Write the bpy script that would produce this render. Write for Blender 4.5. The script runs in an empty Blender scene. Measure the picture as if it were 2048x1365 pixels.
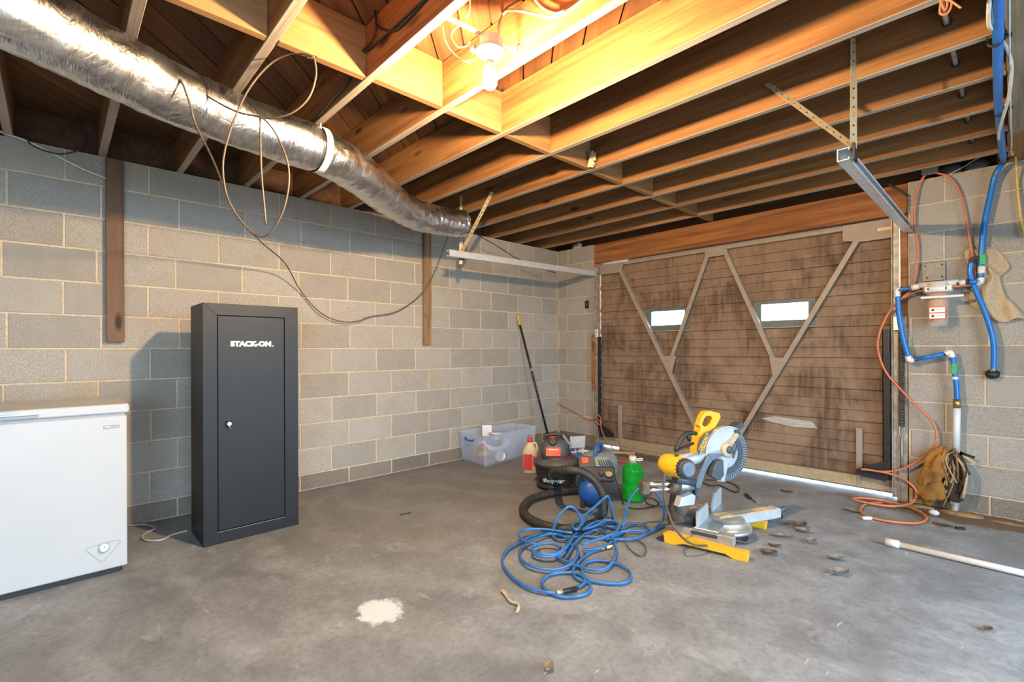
import bpy, bmesh, math, random
from mathutils import Vector, Matrix, noise
random.seed(7)
SC = bpy.context.scene
COL = SC.collection
PI = math.pi
def R(d): return math.radians(d)

# ---------------------------------------------------------------- camera
cam_d = bpy.data.cameras.new('camera')
cam = bpy.data.objects.new('camera', cam_d)
COL.objects.link(cam)
cam_d.sensor_width = 36
cam_d.lens = 16.861
cam_d.shift_y = 0.00833
cam_d.clip_start = 0.02
cam.location = (3.9367, -4.5409, 1.1274)
yaw, roll = R(46.416), R(0.207)
cam.rotation_euler = (Matrix.Rotation(yaw, 3, 'Z') @ Matrix.Rotation(R(90), 3, 'X') @ Matrix.Rotation(-roll, 3, 'Z')).to_euler()
SC.camera = cam

# ---------------------------------------------------------------- sky, portals, exposure
world = bpy.data.worlds.new('world'); SC.world = world
world.use_nodes = True
bg = world.node_tree.nodes['Background']
bg.inputs[0].default_value = (0.57, 0.79, 1.0, 1)
bg.inputs[1].default_value = 5.4
def portal(name, loc, rot, sx, sy):
    l = bpy.data.lights.new(name, 'AREA'); l.shape = 'RECTANGLE'; l.size = sx; l.size_y = sy
    l.cycles.is_portal = True
    o = bpy.data.objects.new(name, l); COL.objects.link(o); o.location = loc; o.rotation_euler = rot
portal('daylight_side_door', (5.3, -2.1, 1.05), (0, R(90), 0), 2.1, 1.8)
portal('daylight_fill_bay', (5.3, -5.6, 1.1), (0, R(90), 0), 2.2, 3.2)  # unseen bay opening, added to bring blue fill onto the left wall
SC.view_settings.view_transform = 'Standard'
SC.view_settings.look = 'None'
SC.view_settings.exposure = 1.30
SC.view_settings.gamma = 1.0
SC.view_settings.use_curve_mapping = False
SC.cycles.use_denoising = True
SC.cycles.max_bounces = 8
SC.cycles.diffuse_bounces = 5
SC.cycles.sample_clamp_indirect = 6
SC.cycles.caustics_reflective = False
SC.cycles.caustics_refractive = False
BULB = 2600.0

# ---------------------------------------------------------------- materials
class NT:
    def __init__(s, name):
        s.m = bpy.data.materials.new(name); s.m.use_nodes = True
        s.t = s.m.node_tree; s.p = s.t.nodes['Principled BSDF']; s.out = s.t.nodes['Material Output']
    def n(s, typ, **kw):
        nd = s.t.nodes.new(typ)
        for k, v in kw.items():
            if k in nd.inputs.keys(): s.set(nd.inputs[k], v)
            else: setattr(nd, k, v)
        return nd
    def set(s, inp, v):
        if isinstance(v, bpy.types.NodeSocket): s.t.links.new(v, inp)
        else: inp.default_value = v
    def lk(s, a, b): s.t.links.new(a, b)
    def co(s, scale=(1, 1, 1), rnd=False, kind='Object'):
        tc = s.n('ShaderNodeTexCoord'); out = tc.outputs[kind]
        if rnd:
            oi = s.n('ShaderNodeObjectInfo')
            mu = s.n('ShaderNodeMath', operation='MULTIPLY'); s.lk(oi.outputs['Random'], mu.inputs[0]); mu.inputs[1].default_value = 37.0
            va = s.n('ShaderNodeVectorMath', operation='ADD'); s.lk(out, va.inputs[0]); s.lk(mu.outputs[0], va.inputs[1]); out = va.outputs[0]
        mp = s.n('ShaderNodeMapping'); s.lk(out, mp.inputs['Vector']); mp.inputs['Scale'].default_value = scale
        return mp.outputs[0]
    def noise(s, vec, scale, detail=4, rough=0.55, dist=0.0):
        nd = s.n('ShaderNodeTexNoise'); s.lk(vec, nd.inputs['Vector'])
        nd.inputs['Scale'].default_value = scale; nd.inputs['Detail'].default_value = detail
        nd.inputs['Roughness'].default_value = rough; nd.inputs['Distortion'].default_value = dist
        return nd.outputs['Fac']
    def ramp(s, fac, stops):
        nd = s.n('ShaderNodeValToRGB'); s.lk(fac, nd.inputs[0]); e = nd.color_ramp.elements
        while len(e) > len(stops): e.remove(e[-1])
        while len(e) < len(stops): e.new(0.5)
        for el, (p, c) in zip(e, stops):
            el.position = p; el.color = (c, c, c, 1) if isinstance(c, (int, float)) else (*c, 1)
        return nd.outputs[0]
    def mix(s, fac, a, b, mode='MIX'):
        nd = s.n('ShaderNodeMix', data_type='RGBA', blend_type=mode)
        s.set(nd.inputs[0], fac)
        for i, v in ((6, a), (7, b)):
            if isinstance(v, bpy.types.NodeSocket): s.lk(v, nd.inputs[i])
            else: nd.inputs[i].default_value = (*v, 1) if len(v) == 3 else v
        return nd.outputs[2]
    def math(s, op, a, b=0.0, c=None):
        nd = s.n('ShaderNodeMath', operation=op); s.set(nd.inputs[0], a); s.set(nd.inputs[1], b)
        if c is not None: s.set(nd.inputs[2], c)
        return nd.outputs[0]
    def bump(s, h, strength=0.3, dist=0.01):
        nd = s.n('ShaderNodeBump'); s.lk(h, nd.inputs['Height']); nd.inputs['Strength'].default_value = strength; nd.inputs['Distance'].default_value = dist
        s.lk(nd.outputs[0], s.p.inputs['Normal'])
    def base(s, col, rough=0.6, metal=0.0, spec=None):
        s.set(s.p.inputs['Base Color'], (*col, 1) if isinstance(col, tuple) else col)
        s.set(s.p.inputs['Roughness'], rough); s.p.inputs['Metallic'].default_value = metal
        if spec is not None: s.p.inputs['Specular IOR Level'].default_value = spec
        return s.m
def plain(name, col, rough=0.5, metal=0.0, var=0.12, scale=30, bump=0.0, spec=None):
    t = NT(name); v = t.co()
    f = t.noise(v, scale, 3)
    d = tuple(max(0, c * (1 - var)) for c in col); l = tuple(min(1, c * (1 + var)) for c in col)
    m = t.base(t.ramp(f, [(0.3, d), (0.7, l)]), rough, metal, spec)
    if bump: t.bump(f, bump, 0.004)
    return m
def wood(name, c_dark, c_mid, c_light, axis=0, rough=0.75, rnd_amt=0.25, knots=True, bump=0.25, stretch=1.0):
    t = NT(name)
    sc = [9.0, 9.0, 9.0]; sc[axis] = 0.55 * stretch
    v = t.co(tuple(sc), rnd=True)
    g1 = t.noise(v, 1.6, 5, 0.6, 0.6)
    sc2 = [70.0, 70.0, 70.0]; sc2[axis] = 1.6
    g2 = t.noise(t.co(tuple(sc2), rnd=True), 1.5, 3, 0.6)
    c = t.ramp(g1, [(0.30, c_dark), (0.48, c_mid), (0.68, c_light)])
    c = t.mix(t.ramp(g2, [(0.35, 0.0), (0.7, 0.42)]), c, tuple(x * 0.55 for x in c_dark))
    big = t.noise(t.co((1, 1, 1), rnd=True), 2.2, 3)
    c = t.mix(t.ramp(big, [(0.35, 0.35), (0.65, 0.0)]), c, tuple(x * 0.6 for x in c_mid))
    if knots:
        vo = t.n('ShaderNodeTexVoronoi'); s3 = [5.0, 5.0, 5.0]; s3[axis] = 1.6
        t.lk(t.co(tuple(s3), rnd=True), vo.inputs['Vector']); vo.inputs['Scale'].default_value = 1.0
        k = t.ramp(vo.outputs['Distance'], [(0.05, 1.0), (0.12, 0.0)])
        c = t.mix(k, c, tuple(x * 0.28 for x in c_dark))
    oi = t.n('ShaderNodeObjectInfo')
    hs = t.n('ShaderNodeHueSaturation'); t.lk(c, hs.inputs['Color'])
    t.set(hs.inputs['Value'], t.math('MULTIPLY_ADD', oi.outputs['Random'], rnd_amt, 1 - rnd_amt / 2))
    m = t.base(hs.outputs[0], rough)
    t.bump(g2, bump, 0.004)
    return m
M = {}
def blocks_mat(name, lo, hi, rnd=0.22):
    t = NT(name); v = t.co((1, 1, 1), rnd=True)
    fine = t.noise(v, 260, 2, 0.7); mid = t.noise(v, 7, 4); big = t.noise(t.co((1, 1, 1), kind='Object', rnd=True), 2.0, 2)
    c = t.ramp(fine, [(0.28, tuple(x * 0.55 for x in lo)), (0.45, lo), (0.62, hi), (0.8, tuple(min(1, x * 1.25) for x in hi))])
    c = t.mix(t.ramp(mid, [(0.45, 0.0), (0.8, 0.3)]), c, tuple(x * 0.72 for x in lo))
    c = t.mix(t.ramp(big, [(0.62, 0.0), (0.8, 0.35)]), c, (0.42, 0.27, 0.12))
    oi = t.n('ShaderNodeObjectInfo'); hs = t.n('ShaderNodeHueSaturation'); t.lk(c, hs.inputs['Color'])
    t.set(hs.inputs['Value'], t.math('MULTIPLY_ADD', oi.outputs['Random'], rnd, 1 - rnd / 2))
    m = t.base(hs.outputs[0], 0.95, spec=0.2); t.bump(fine, 0.5, 0.004); return m
M['block'] = blocks_mat('concrete_block', (0.345, 0.305, 0.258), (0.465, 0.42, 0.36))
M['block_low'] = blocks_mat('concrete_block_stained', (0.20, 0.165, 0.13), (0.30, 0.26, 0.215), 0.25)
def mortar_mat():
    t = NT('mortar'); v = t.co()
    f = t.noise(v, 60, 4); g = t.noise(v, 5, 3)
    c = t.ramp(f, [(0.3, (0.50, 0.39, 0.26)), (0.7, (0.68, 0.56, 0.40))])
    c = t.mix(t.ramp(g, [(0.5, 0.0), (0.75, 0.5)]), c, (0.46, 0.30, 0.14))
    m = t.base(c, 0.95, spec=0.2); t.bump(f, 0.5, 0.006); return m
M['mortar'] = mortar_mat()
def floor_mat():
    t = NT('concrete_floor'); v = t.co()
    a = t.noise(v, 0.9, 5, 0.6, 0.4); b = t.noise(v, 6, 5, 0.6); f = t.noise(v, 120, 3)
    c = t.ramp(a, [(0.3, (0.195, 0.205, 0.215)), (0.55, (0.272, 0.285, 0.298)), (0.75, (0.37, 0.385, 0.40))])
    c = t.mix(t.ramp(b, [(0.35, 0.6), (0.65, 0.0)]), c, (0.135, 0.135, 0.137))
    # trowel swirls
    w = t.n('ShaderNodeTexWave', wave_type='RINGS', rings_direction='Z'); t.lk(v, w.inputs['Vector']); w.inputs['Scale'].default_value = 0.7
    w.inputs['Distortion'].default_value = 9; w.inputs['Detail'].default_value = 4; w.inputs['Detail Scale'].default_value = 1.6
    c = t.mix(t.ramp(w.outputs['Fac'], [(0.55, 0.0), (1.0, 0.2)]), c, (0.46, 0.47, 0.48))
    grain = t.noise(v, 34, 4, 0.7); c = t.mix(t.ramp(grain, [(0.34, 0.38), (0.55, 0.0)]), c, (0.11, 0.11, 0.112))
    # pale scuffs, stretched both ways
    for sc, thr in (((2.2, 5, 1), 0.60), ((5, 2.4, 1), 0.62), ((12, 12, 1), 0.60), ((2, 2.6, 1), 0.58)):
        s = t.noise(t.co(sc), 2.2, 7, 0.72, 0.6)
        c = t.mix(t.ramp(s, [(thr, 0.0), (thr + 0.14, 0.42)]), c, (0.52, 0.53, 0.54))
    # white scratched patch on the slab
    def spot(x, y, rx, ry, jag, col, amt, c):
        sep = t.n('ShaderNodeVectorMath', operation='SUBTRACT'); t.lk(v, sep.inputs[0]); sep.inputs[1].default_value = (x, y, 0)
        dv = t.n('ShaderNodeVectorMath', operation='DIVIDE'); t.lk(sep.outputs[0], dv.inputs[0]); dv.inputs[1].default_value = (rx, ry, 1)
        ln = t.n('ShaderNodeVectorMath', operation='LENGTH'); t.lk(dv.outputs[0], ln.inputs[0])
        nz = t.noise(v, jag, 6, 0.75)
        d = t.math('ADD', ln.outputs['Value'], t.math('MULTIPLY', t.math('SUBTRACT', nz, 0.5), 1.6))
        return t.mix(t.ramp(d, [(0.75, amt), (1.15, 0.0)]), c, col)
    c = spot(2.04, -3.53, 0.115, 0.10, 22, (0.70, 0.74, 0.78), 0.9, c)
    c = spot(3.62, -0.16, 0.75, 0.20, 7, (0.15, 0.085, 0.035), 0.85, c)
    c = spot(1.2, -0.12, 0.9, 0.14, 7, (0.12, 0.075, 0.04), 0.7, c)
    c = spot(0.9, -2.2, 1.1, 1.6, 2.5, (0.15, 0.115, 0.085), 0.35, c)
    # fine pale drips of paint
    dr = t.noise(t.co((30, 5, 1)), 1.5, 2, 0.4)
    area = t.noise(v, 0.8, 1)
    k = t.math('MULTIPLY', t.ramp(dr, [(0.73, 0.0), (0.76, 1.0)]), t.ramp(area, [(0.5, 0.0), (0.6, 0.6)]))
    c = t.mix(k, c, (0.52, 0.51, 0.49))
    m = t.base(c, t.ramp(b, [(0.3, 0.42), (0.7, 0.7)]), spec=0.4)
    t.bump(t.math('ADD', t.math('MULTIPLY', f, 0.25), b), 0.12, 0.01); return m
M['floor'] = floor_mat()
M['joist'] = wood('joist_pine', (0.15, 0.052, 0.013), (0.29, 0.122, 0.034), (0.40, 0.19, 0.06), 0)
M['joist_edge'] = wood('joist_pale_edge', (0.33, 0.25, 0.18), (0.44, 0.355, 0.275), (0.53, 0.45, 0.37), 0, knots=False)
M['blocking'] = wood('blocking_pine', (0.24, 0.105, 0.034), (0.33, 0.165, 0.06), (0.43, 0.235, 0.10), 1, knots=False)
M['subfloor'] = wood('subfloor_board', (0.10, 0.040, 0.012), (0.19, 0.080, 0.026), (0.27, 0.125, 0.045), 0)
M['header'] = wood('header_timber', (0.085, 0.024, 0.006), (0.36, 0.125, 0.030), (0.52, 0.21, 0.058), 0, knots=True, rnd_amt=0.1)
M['post'] = wood('old_post_wood', (0.085, 0.045, 0.025), (0.16, 0.085, 0.045), (0.23, 0.125, 0.07), 2, rnd_amt=0.1)
M['post_light'] = wood('pale_post_wood', (0.20, 0.11, 0.055), (0.30, 0.175, 0.09), (0.40, 0.25, 0.14), 2, rnd_amt=0.1)
M['rim'] = wood('rim_board', (0.06, 0.025, 0.01), (0.12, 0.05, 0.02), (0.18, 0.08, 0.03), 0, knots=False)
M['girder'] = wood('girder_timber', (0.17, 0.13, 0.08), (0.28, 0.22, 0.14), (0.38, 0.31, 0.21), 1, knots=False)
def siding_mat():
    t = NT('door_siding'); g = t.n('ShaderNodeNewGeometry').outputs['Position']
    def pos(sc):
        mp = t.n('ShaderNodeMapping'); t.lk(g, mp.inputs['Vector']); mp.inputs['Scale'].default_value = sc; return mp.outputs[0]
    streak = t.noise(pos((16, 1, 5)), 1.3, 4, 0.6); patch = t.noise(pos((2.0, 1, 1.5)), 1.5, 5, 0.62, 0.5); fine = t.noise(pos((1, 1, 1)), 75, 4, 0.75); drip = t.noise(pos((26, 1, 1.3)), 1.0, 3, 0.6)
    c = t.ramp(streak, [(0.3, (0.235, 0.15, 0.095)), (0.55, (0.285, 0.185, 0.12)), (0.75, (0.33, 0.225, 0.155))])
    k = t.math('MULTIPLY', t.ramp(patch, [(0.44, 0.0), (0.60, 1.0)]), t.ramp(drip, [(0.35, 0.25), (0.6, 0.8)]))
    c = t.mix(k, c, (0.085, 0.05, 0.032))
    c = t.mix(t.math('MULTIPLY', t.ramp(fine, [(0.30, 0.75), (0.42, 0.0)]), t.ramp(patch, [(0.36, 0.1), (0.55, 0.9)])), c, (0.06, 0.036, 0.024))
    m = t.base(c, 0.8, spec=0.25); t.bump(fine, 0.3, 0.003); return m
M['siding'] = siding_mat()
M['brace'] = plain('tan_painted_steel', (0.33, 0.265, 0.205), 0.5, 0.0, 0.1, 12)
M['galv'] = plain('galvanised_steel', (0.78, 0.80, 0.81), 0.42, 0.55, 0.1, 25)
M['galv_dull'] = plain('dull_galvanised_steel', (0.42, 0.38, 0.33), 0.55, 0.5, 0.35, 18)
M['zinc'] = plain('yellowed_zinc', (0.52, 0.40, 0.25), 0.5, 0.35, 0.15, 40)
M['black_steel'] = plain('black_steel', (0.022, 0.022, 0.024), 0.5, 0.2, 0.2, 20)
M['spring'] = plain('rusty_spring_steel', (0.16, 0.13, 0.11), 0.5, 0.6, 0.3, 60)
M['cabinet'] = plain('black_powder_coat', (0.009, 0.009, 0.0092), 0.46, 0.0, 0.12, 6, spec=0.4)
M['cabinet_seam'] = plain('cabinet_gap', (0.006, 0.006, 0.006), 0.7)
M['white_enamel'] = plain('white_enamel', (0.47, 0.465, 0.455), 0.32, 0, 0.02, 4)
M['white_plastic'] = plain('white_plastic', (0.74, 0.73, 0.70), 0.4, 0, 0.03, 8)
M['grey_plastic'] = plain('grey_plastic', (0.30, 0.31, 0.32), 0.45, 0, 0.06)
M['badge'] = plain('badge_grey', (0.25, 0.25, 0.26), 0.35, 0.4)
M['print_white'] = plain('white_print', (0.82, 0.82, 0.80), 0.6, 0, 0.02)
M['print_dark'] = plain('dark_print', (0.04, 0.04, 0.045), 0.6)
M['chrome'] = plain('chrome', (0.72, 0.72, 0.72), 0.18, 1.0, 0.05)
M['brass'] = plain('brass', (0.55, 0.38, 0.15), 0.35, 0.9, 0.2)
M['copper_ring'] = plain('crimp_ring', (0.28, 0.17, 0.12), 0.45, 0.7)
M['porcelain'] = plain('porcelain', (0.36, 0.33, 0.29), 0.3, 0, 0.02)
M['cable_brown'] = plain('brown_cable', (0.11, 0.075, 0.05), 0.5, 0, 0.1)
M['cable_black'] = plain('black_cable', (0.018, 0.017, 0.017), 0.5)
M['cable_grey'] = plain('grey_cable', (0.42, 0.37, 0.30), 0.5)
M['cable_white'] = plain('white_cable', (0.66, 0.62, 0.54), 0.5)
M['cable_yellow'] = plain('yellow_cable', (0.72, 0.47, 0.10), 0.5)
M['cord_orange'] = plain('orange_cord', (0.66, 0.19, 0.08), 0.5, 0, 0.12)
M['pex'] = plain('blue_pex', (0.008, 0.17, 0.56), 0.28, 0, 0.08)
M['blue_hose'] = plain('blue_rubber_hose', (0.035, 0.145, 0.36), 0.38, 0, 0.3)
M['tank_blue'] = plain('blue_tank_paint', (0.01, 0.075, 0.30), 0.42, 0, 0.1)
M['handle_blue'] = plain('blue_handle_plastic', (0.02, 0.10, 0.32), 0.4)
M['vac_black'] = plain('black_vac_plastic', (0.022, 0.022, 0.023), 0.45, 0, 0.25, 14)
M['vac_grey'] = plain('dusty_grey_plastic', (0.075, 0.08, 0.085), 0.55, 0, 0.3, 10)
M['comp_grey'] = plain('grey_green_plastic', (0.21, 0.25, 0.26), 0.5, 0, 0.12, 10)
M['hose_black'] = plain('black_corrugated_hose', (0.035, 0.030, 0.027), 0.55, 0, 0.3, 20)
M['orange_label'] = plain('orange_red_label', (0.75, 0.11, 0.03), 0.45)
M['red'] = plain('red_plastic', (0.55, 0.03, 0.03), 0.4)
M['yellow'] = plain('tool_yellow', (0.80, 0.42, 0.015), 0.42, 0, 0.05, 12)
M['yellow_tip'] = plain('yellow_grip', (0.72, 0.45, 0.02), 0.5)
M['saw_grey'] = plain('cast_grey', (0.50, 0.52, 0.53), 0.42, 0.25, 0.1, 30)
M['saw_dark'] = plain('dark_guard_plastic', (0.055, 0.07, 0.085), 0.45, 0, 0.15)
M['saw_arm'] = plain('blue_grey_arm', (0.12, 0.16, 0.20), 0.45, 0.2)
M['alu'] = plain('cast_aluminium', (0.60, 0.62, 0.63), 0.35, 0.8, 0.08)
M['saw_column'] = plain('brown_dusty_iron', (0.13, 0.095, 0.07), 0.55, 0.2, 0.3, 20)
M['maroon'] = plain('maroon_trim', (0.16, 0.03, 0.04), 0.45)
M['saw_base'] = plain('dusty_cast_base', (0.30, 0.27, 0.24), 0.6, 0.2, 0.2, 16)
M['kerf_wood'] = wood('kerf_plate_wood', (0.45, 0.33, 0.17), (0.60, 0.46, 0.26), (0.70, 0.55, 0.33), 0, knots=False)
M['cream'] = plain('cream_jug', (0.62, 0.50, 0.30), 0.45, 0, 0.05)
M['cardboard'] = plain('cardboard', (0.42, 0.29, 0.15), 0.8)
M['carton_blue'] = plain('carton_blue_print', (0.04, 0.10, 0.30), 0.6)
M['paper'] = plain('grey_white_paper', (0.60, 0.61, 0.63), 0.5)
M['tape_white'] = plain('white_tape', (0.70, 0.68, 0.62), 0.5)
M['foam'] = plain('yellow_foam', (0.30, 0.13, 0.022), 0.9, 0, 0.5, 9, 0.6)
M['straw'] = plain('dry_straw', (0.28, 0.17, 0.07), 0.9, 0, 0.4, 20)
M['dark_root'] = plain('dark_roots', (0.035, 0.024, 0.016), 0.95, 0, 0.4, 20)
M['leaf'] = plain('dry_leaf', (0.25, 0.155, 0.095), 0.85, 0, 0.4, 40)
M['leaf_pale'] = plain('pale_dry_leaf', (0.36, 0.32, 0.28), 0.85, 0, 0.3, 40)
M['rope'] = plain('tan_rope', (0.50, 0.38, 0.24), 0.9, 0, 0.2, 60)
M['pvc'] = plain('pvc_white', (0.72, 0.71, 0.70), 0.35, 0, 0.03)
M['green_tag'] = plain('green_tag', (0.03, 0.42, 0.12), 0.5)
M['filter_core'] = plain('filter_cartridge', (0.70, 0.27, 0.05), 0.8, 0, 0.2, 20, 0.4)
M['plate_grey'] = plain('grey_bracket', (0.26, 0.24, 0.21), 0.55, 0.3, 0.15, 30)
M['window_trim'] = plain('window_rubber_trim', (0.12, 0.14, 0.125), 0.5)
M['rust_ground'] = plain('gravel', (0.42, 0.40, 0.37), 0.95, 0, 0.3, 12)
M['dark_glass'] = plain('dark_window', (0.02, 0.03, 0.04), 0.15)
M['bare_wall'] = plain('grey_block_paint', (0.36, 0.34, 0.31), 0.9, 0, 0.1, 6)
def foil_mat():
    t = NT('foil_duct_jacket'); v = t.co()
    a = t.noise(v, 7, 3, 0.5, 1.0); b = t.noise(t.co((10, 60, 14)), 1.3, 3, 0.6, 1.0); c = t.noise(t.co((30, 150, 30)), 1.0, 2, 0.6, 0.5)
    rid2 = t.math('ABSOLUTE', t.math('SUBTRACT', a, 0.5))
    m = t.base(t.ramp(b, [(0.3, (0.56, 0.565, 0.58)), (0.7, (0.74, 0.75, 0.77))]), t.ramp(a, [(0.3, 0.24), (0.7, 0.36)]), 1.0)
    h = t.math('ADD', t.math('MULTIPLY', rid2, 0.7), t.math('ADD', t.math('MULTIPLY', b, 0.16), t.math('MULTIPLY', c, 0.06)))
    t.bump(h, 0.5, 0.03); return m
M['foil'] = foil_mat()
def emit_mat(name, col, strength):
    t = NT(name); e = t.n('ShaderNodeEmission'); e.inputs[0].default_value = (*col, 1); e.inputs[1].default_value = strength
    t.lk(e.outputs[0], t.out.inputs[0]); return t.m
M['bulb_glow'] = emit_mat('bulb_glow', (1.0, 0.69, 0.36), BULB)
def clear_mat(name, tint, amount, rough=0.08, alpha_spec=0.6):
    t = NT(name); tr = t.n('ShaderNodeBsdfTransparent'); tr.inputs[0].default_value = (*tint, 1)
    mx = t.n('ShaderNodeMixShader'); mx.inputs[0].default_value = amount
    t.lk(tr.outputs[0], mx.inputs[1]); t.lk(t.p.outputs[0], mx.inputs[2]); t.lk(mx.outputs[0], t.out.inputs[0])
    t.base(tint, rough); t.p.inputs['Specular IOR Level'].default_value = alpha_spec
    return t.m
M['pane'] = clear_mat('window_pane', (0.93, 0.97, 0.96), 0.12)
M['tote'] = clear_mat('milky_clear_plastic', (0.86, 0.90, 0.97), 0.26, 0.25)
M['clear'] = clear_mat('clear_canister', (0.94, 0.93, 0.90), 0.24)
M['bottle_clear'] = clear_mat('clear_bottle', (0.9, 0.9, 0.86), 0.35)
def liquid_mat():
    t = NT('green_washer_fluid'); t.base((0.01, 0.34, 0.035), 0.06); t.p.inputs['Transmission Weight'].default_value = 0.5; t.p.inputs['IOR'].default_value = 1.3
    nz = t.noise(t.co(), 18, 3); t.set(t.p.inputs['Base Color'], t.ramp(nz, [(0.3, (0.01, 0.42, 0.03)), (0.7, (0.03, 0.66, 0.09))])); return t.m
M['green_liquid'] = liquid_mat()
def cloth_mat():
    t = NT('tan_mesh_cloth'); v = t.co((150, 150, 150)); w = t.n('ShaderNodeTexVoronoi'); t.lk(v, w.inputs['Vector']); w.inputs['Scale'].default_value = 0.9
    c = t.ramp(w.outputs['Distance'], [(0.12, (0.55, 0.36, 0.18)), (0.36, (0.84, 0.69, 0.47))])
    st = t.noise(t.co(), 7, 3); c = t.mix(t.ramp(st, [(0.55, 0.0), (0.8, 0.5)]), c, (0.55, 0.34, 0.14))
    m = t.base(c, 0.9); t.bump(w.outputs['Distance'], 0.5, 0.004); return m
M['cloth'] = cloth_mat()
def patch_mat():
    t = NT('pale_paint_scrape'); v = t.co((3, 1, 30)); f = t.noise(v, 2, 4); t.base(t.ramp(f, [(0.35, (0.36, 0.31, 0.27)), (0.65, (0.55, 0.50, 0.46))]), 0.8); return t.m
M['scrape'] = patch_mat()

# ---------------------------------------------------------------- mesh helpers
def basis(d, up=Vector((0, 0, 1))):
    d = d.normalized()
    if abs(d.dot(up)) > 0.98: up = Vector((1, 0, 0))
    a = d.cross(up).normalized(); b = a.cross(d).normalized()
    return a, b
def smooth_path(pts, sub=6, closed=False):
    P = [Vector(p) for p in pts]; n = len(P); out = []
    rng = range(n) if closed else range(n - 1)
    for i in rng:
        if closed: p0, p1, p2, p3 = P[i - 1], P[i], P[(i + 1) % n], P[(i + 2) % n]
        else: p0, p1, p2, p3 = P[max(i - 1, 0)], P[i], P[i + 1], P[min(i + 2, n - 1)]
        for k in range(sub):
            t = k / sub
            out.append(0.5 * ((2 * p1) + (p2 - p0) * t + (2 * p0 - 5 * p1 + 4 * p2 - p3) * t * t + (3 * p1 - p0 - 3 * p2 + p3) * t ** 3))
    if not closed: out.append(P[-1])
    return out
class MB:
    def __init__(s): s.bm = bmesh.new()
    def box(s, lo, hi, bevel=0.0, seg=1, rot=None, piv=None):
        lo = Vector(lo); hi = Vector(hi); c = (lo + hi) / 2; d = hi - lo
        mat = Matrix.Translation(c) @ Matrix.Diagonal((*d, 1))
        g = bmesh.ops.create_cube(s.bm, size=1, matrix=mat); vs = g['verts']
        if bevel:
            es = list({e for v in vs for e in v.link_edges})
            r = bmesh.ops.bevel(s.bm, geom=es, offset=bevel, segments=seg, affect='EDGES', profile=0.5)
            vs = list({v for f in r['faces'] for v in f.verts} | {v for v in vs if v.is_valid})
        if rot is not None:
            bmesh.ops.rotate(s.bm, verts=vs, cent=Vector(piv) if piv else c, matrix=rot)
        return s
    def obox(s, c, ax, ay, az, sx, sy, sz, bevel=0.0, seg=1):
        m3 = Matrix((Vector(ax).normalized(), Vector(ay).normalized(), Vector(az).normalized())).transposed()
        mat = Matrix.Translation(Vector(c)) @ m3.to_4x4() @ Matrix.Diagonal((sx, sy, sz, 1))
        g = bmesh.ops.create_cube(s.bm, size=1, matrix=mat)
        if bevel:
            es = list({e for v in g['verts'] for e in v.link_edges})
            bmesh.ops.bevel(s.bm, geom=es, offset=bevel, segments=seg, affect='EDGES', profile=0.5)
        return s
    def bar(s, p0, p1, w, h, up=(0, 0, 1)):
        p0 = Vector(p0); p1 = Vector(p1); d = p1 - p0; a, b = basis(d, Vector(up))
        return s.obox((p0 + p1) / 2, d, a, b, d.length, w, h)
    def ring(s, c, a, b, r, n, rb=None):
        rb = r if rb is None else rb
        return [s.bm.verts.new(c + a * (r * math.cos(2 * PI * k / n)) + b * (rb * math.sin(2 * PI * k / n))) for k in range(n)]
    def skin(s, r0, r1, smooth=True):
        n = len(r0)
        for k in range(n):
            f = s.bm.faces.new((r0[k], r0[(k + 1) % n], r1[(k + 1) % n], r1[k])); f.smooth = smooth
    def cap(s, r, flip=False):
        s.bm.faces.new(r[::-1] if flip else r)
    def tube(s, pts, r, n=8, closed=False, caps=True, rfun=None):
        P = [Vector(p) for p in pts]; m = len(P); rings = []; a = None
        for i in range(m):
            if closed: d = P[(i + 1) % m] - P[i - 1]
            else: d = P[min(i + 1, m - 1)] - P[max(i - 1, 0)]
            if d.length < 1e-9: d = Vector((0, 0, 1))
            d.normalize()
            if a is None: a, b = basis(d)
            else:
                a = (a - d * a.dot(d))
                a = a.normalized() if a.length > 1e-6 else basis(d)[0]
                b = d.cross(a) * -1
                b = a.cross(d)
            rr = rfun(i / (m - 1)) if rfun else r
            rings.append(s.ring(P[i], a, b, rr, n))
        for i in range(m - 1): s.skin(rings[i], rings[i + 1])
        if closed: s.skin(rings[-1], rings[0])
        elif caps: s.cap(rings[0], True); s.cap(rings[-1])
        return s
    def cyl(s, p0, p1, r0, r1=None, n=16, smooth=True):
        p0 = Vector(p0); p1 = Vector(p1); r1 = r0 if r1 is None else r1; a, b = basis(p1 - p0)
        A = s.ring(p0, a, b, r0, n); B = s.ring(p1, a, b, r1, n); s.skin(A, B, smooth); s.cap(A, True); s.cap(B); return s
    def lathe(s, prof, origin=(0, 0, 0), axis=(0, 0, 1), n=24, smooth=True, sx=1.0, xdir=None):
        o = Vector(origin); d = Vector(axis).normalized(); a, b = basis(d)
        if xdir is not None: a = Vector(xdir).normalized(); b = d.cross(a)
        prev = None
        for r, z in prof:
            rg = s.ring(o + d * z, a, b, max(r, 1e-4) * sx, n, max(r, 1e-4))
            if prev: s.skin(prev, rg, smooth)
            else: s.cap(rg, True)
            prev = rg
        s.cap(prev); return s
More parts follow.
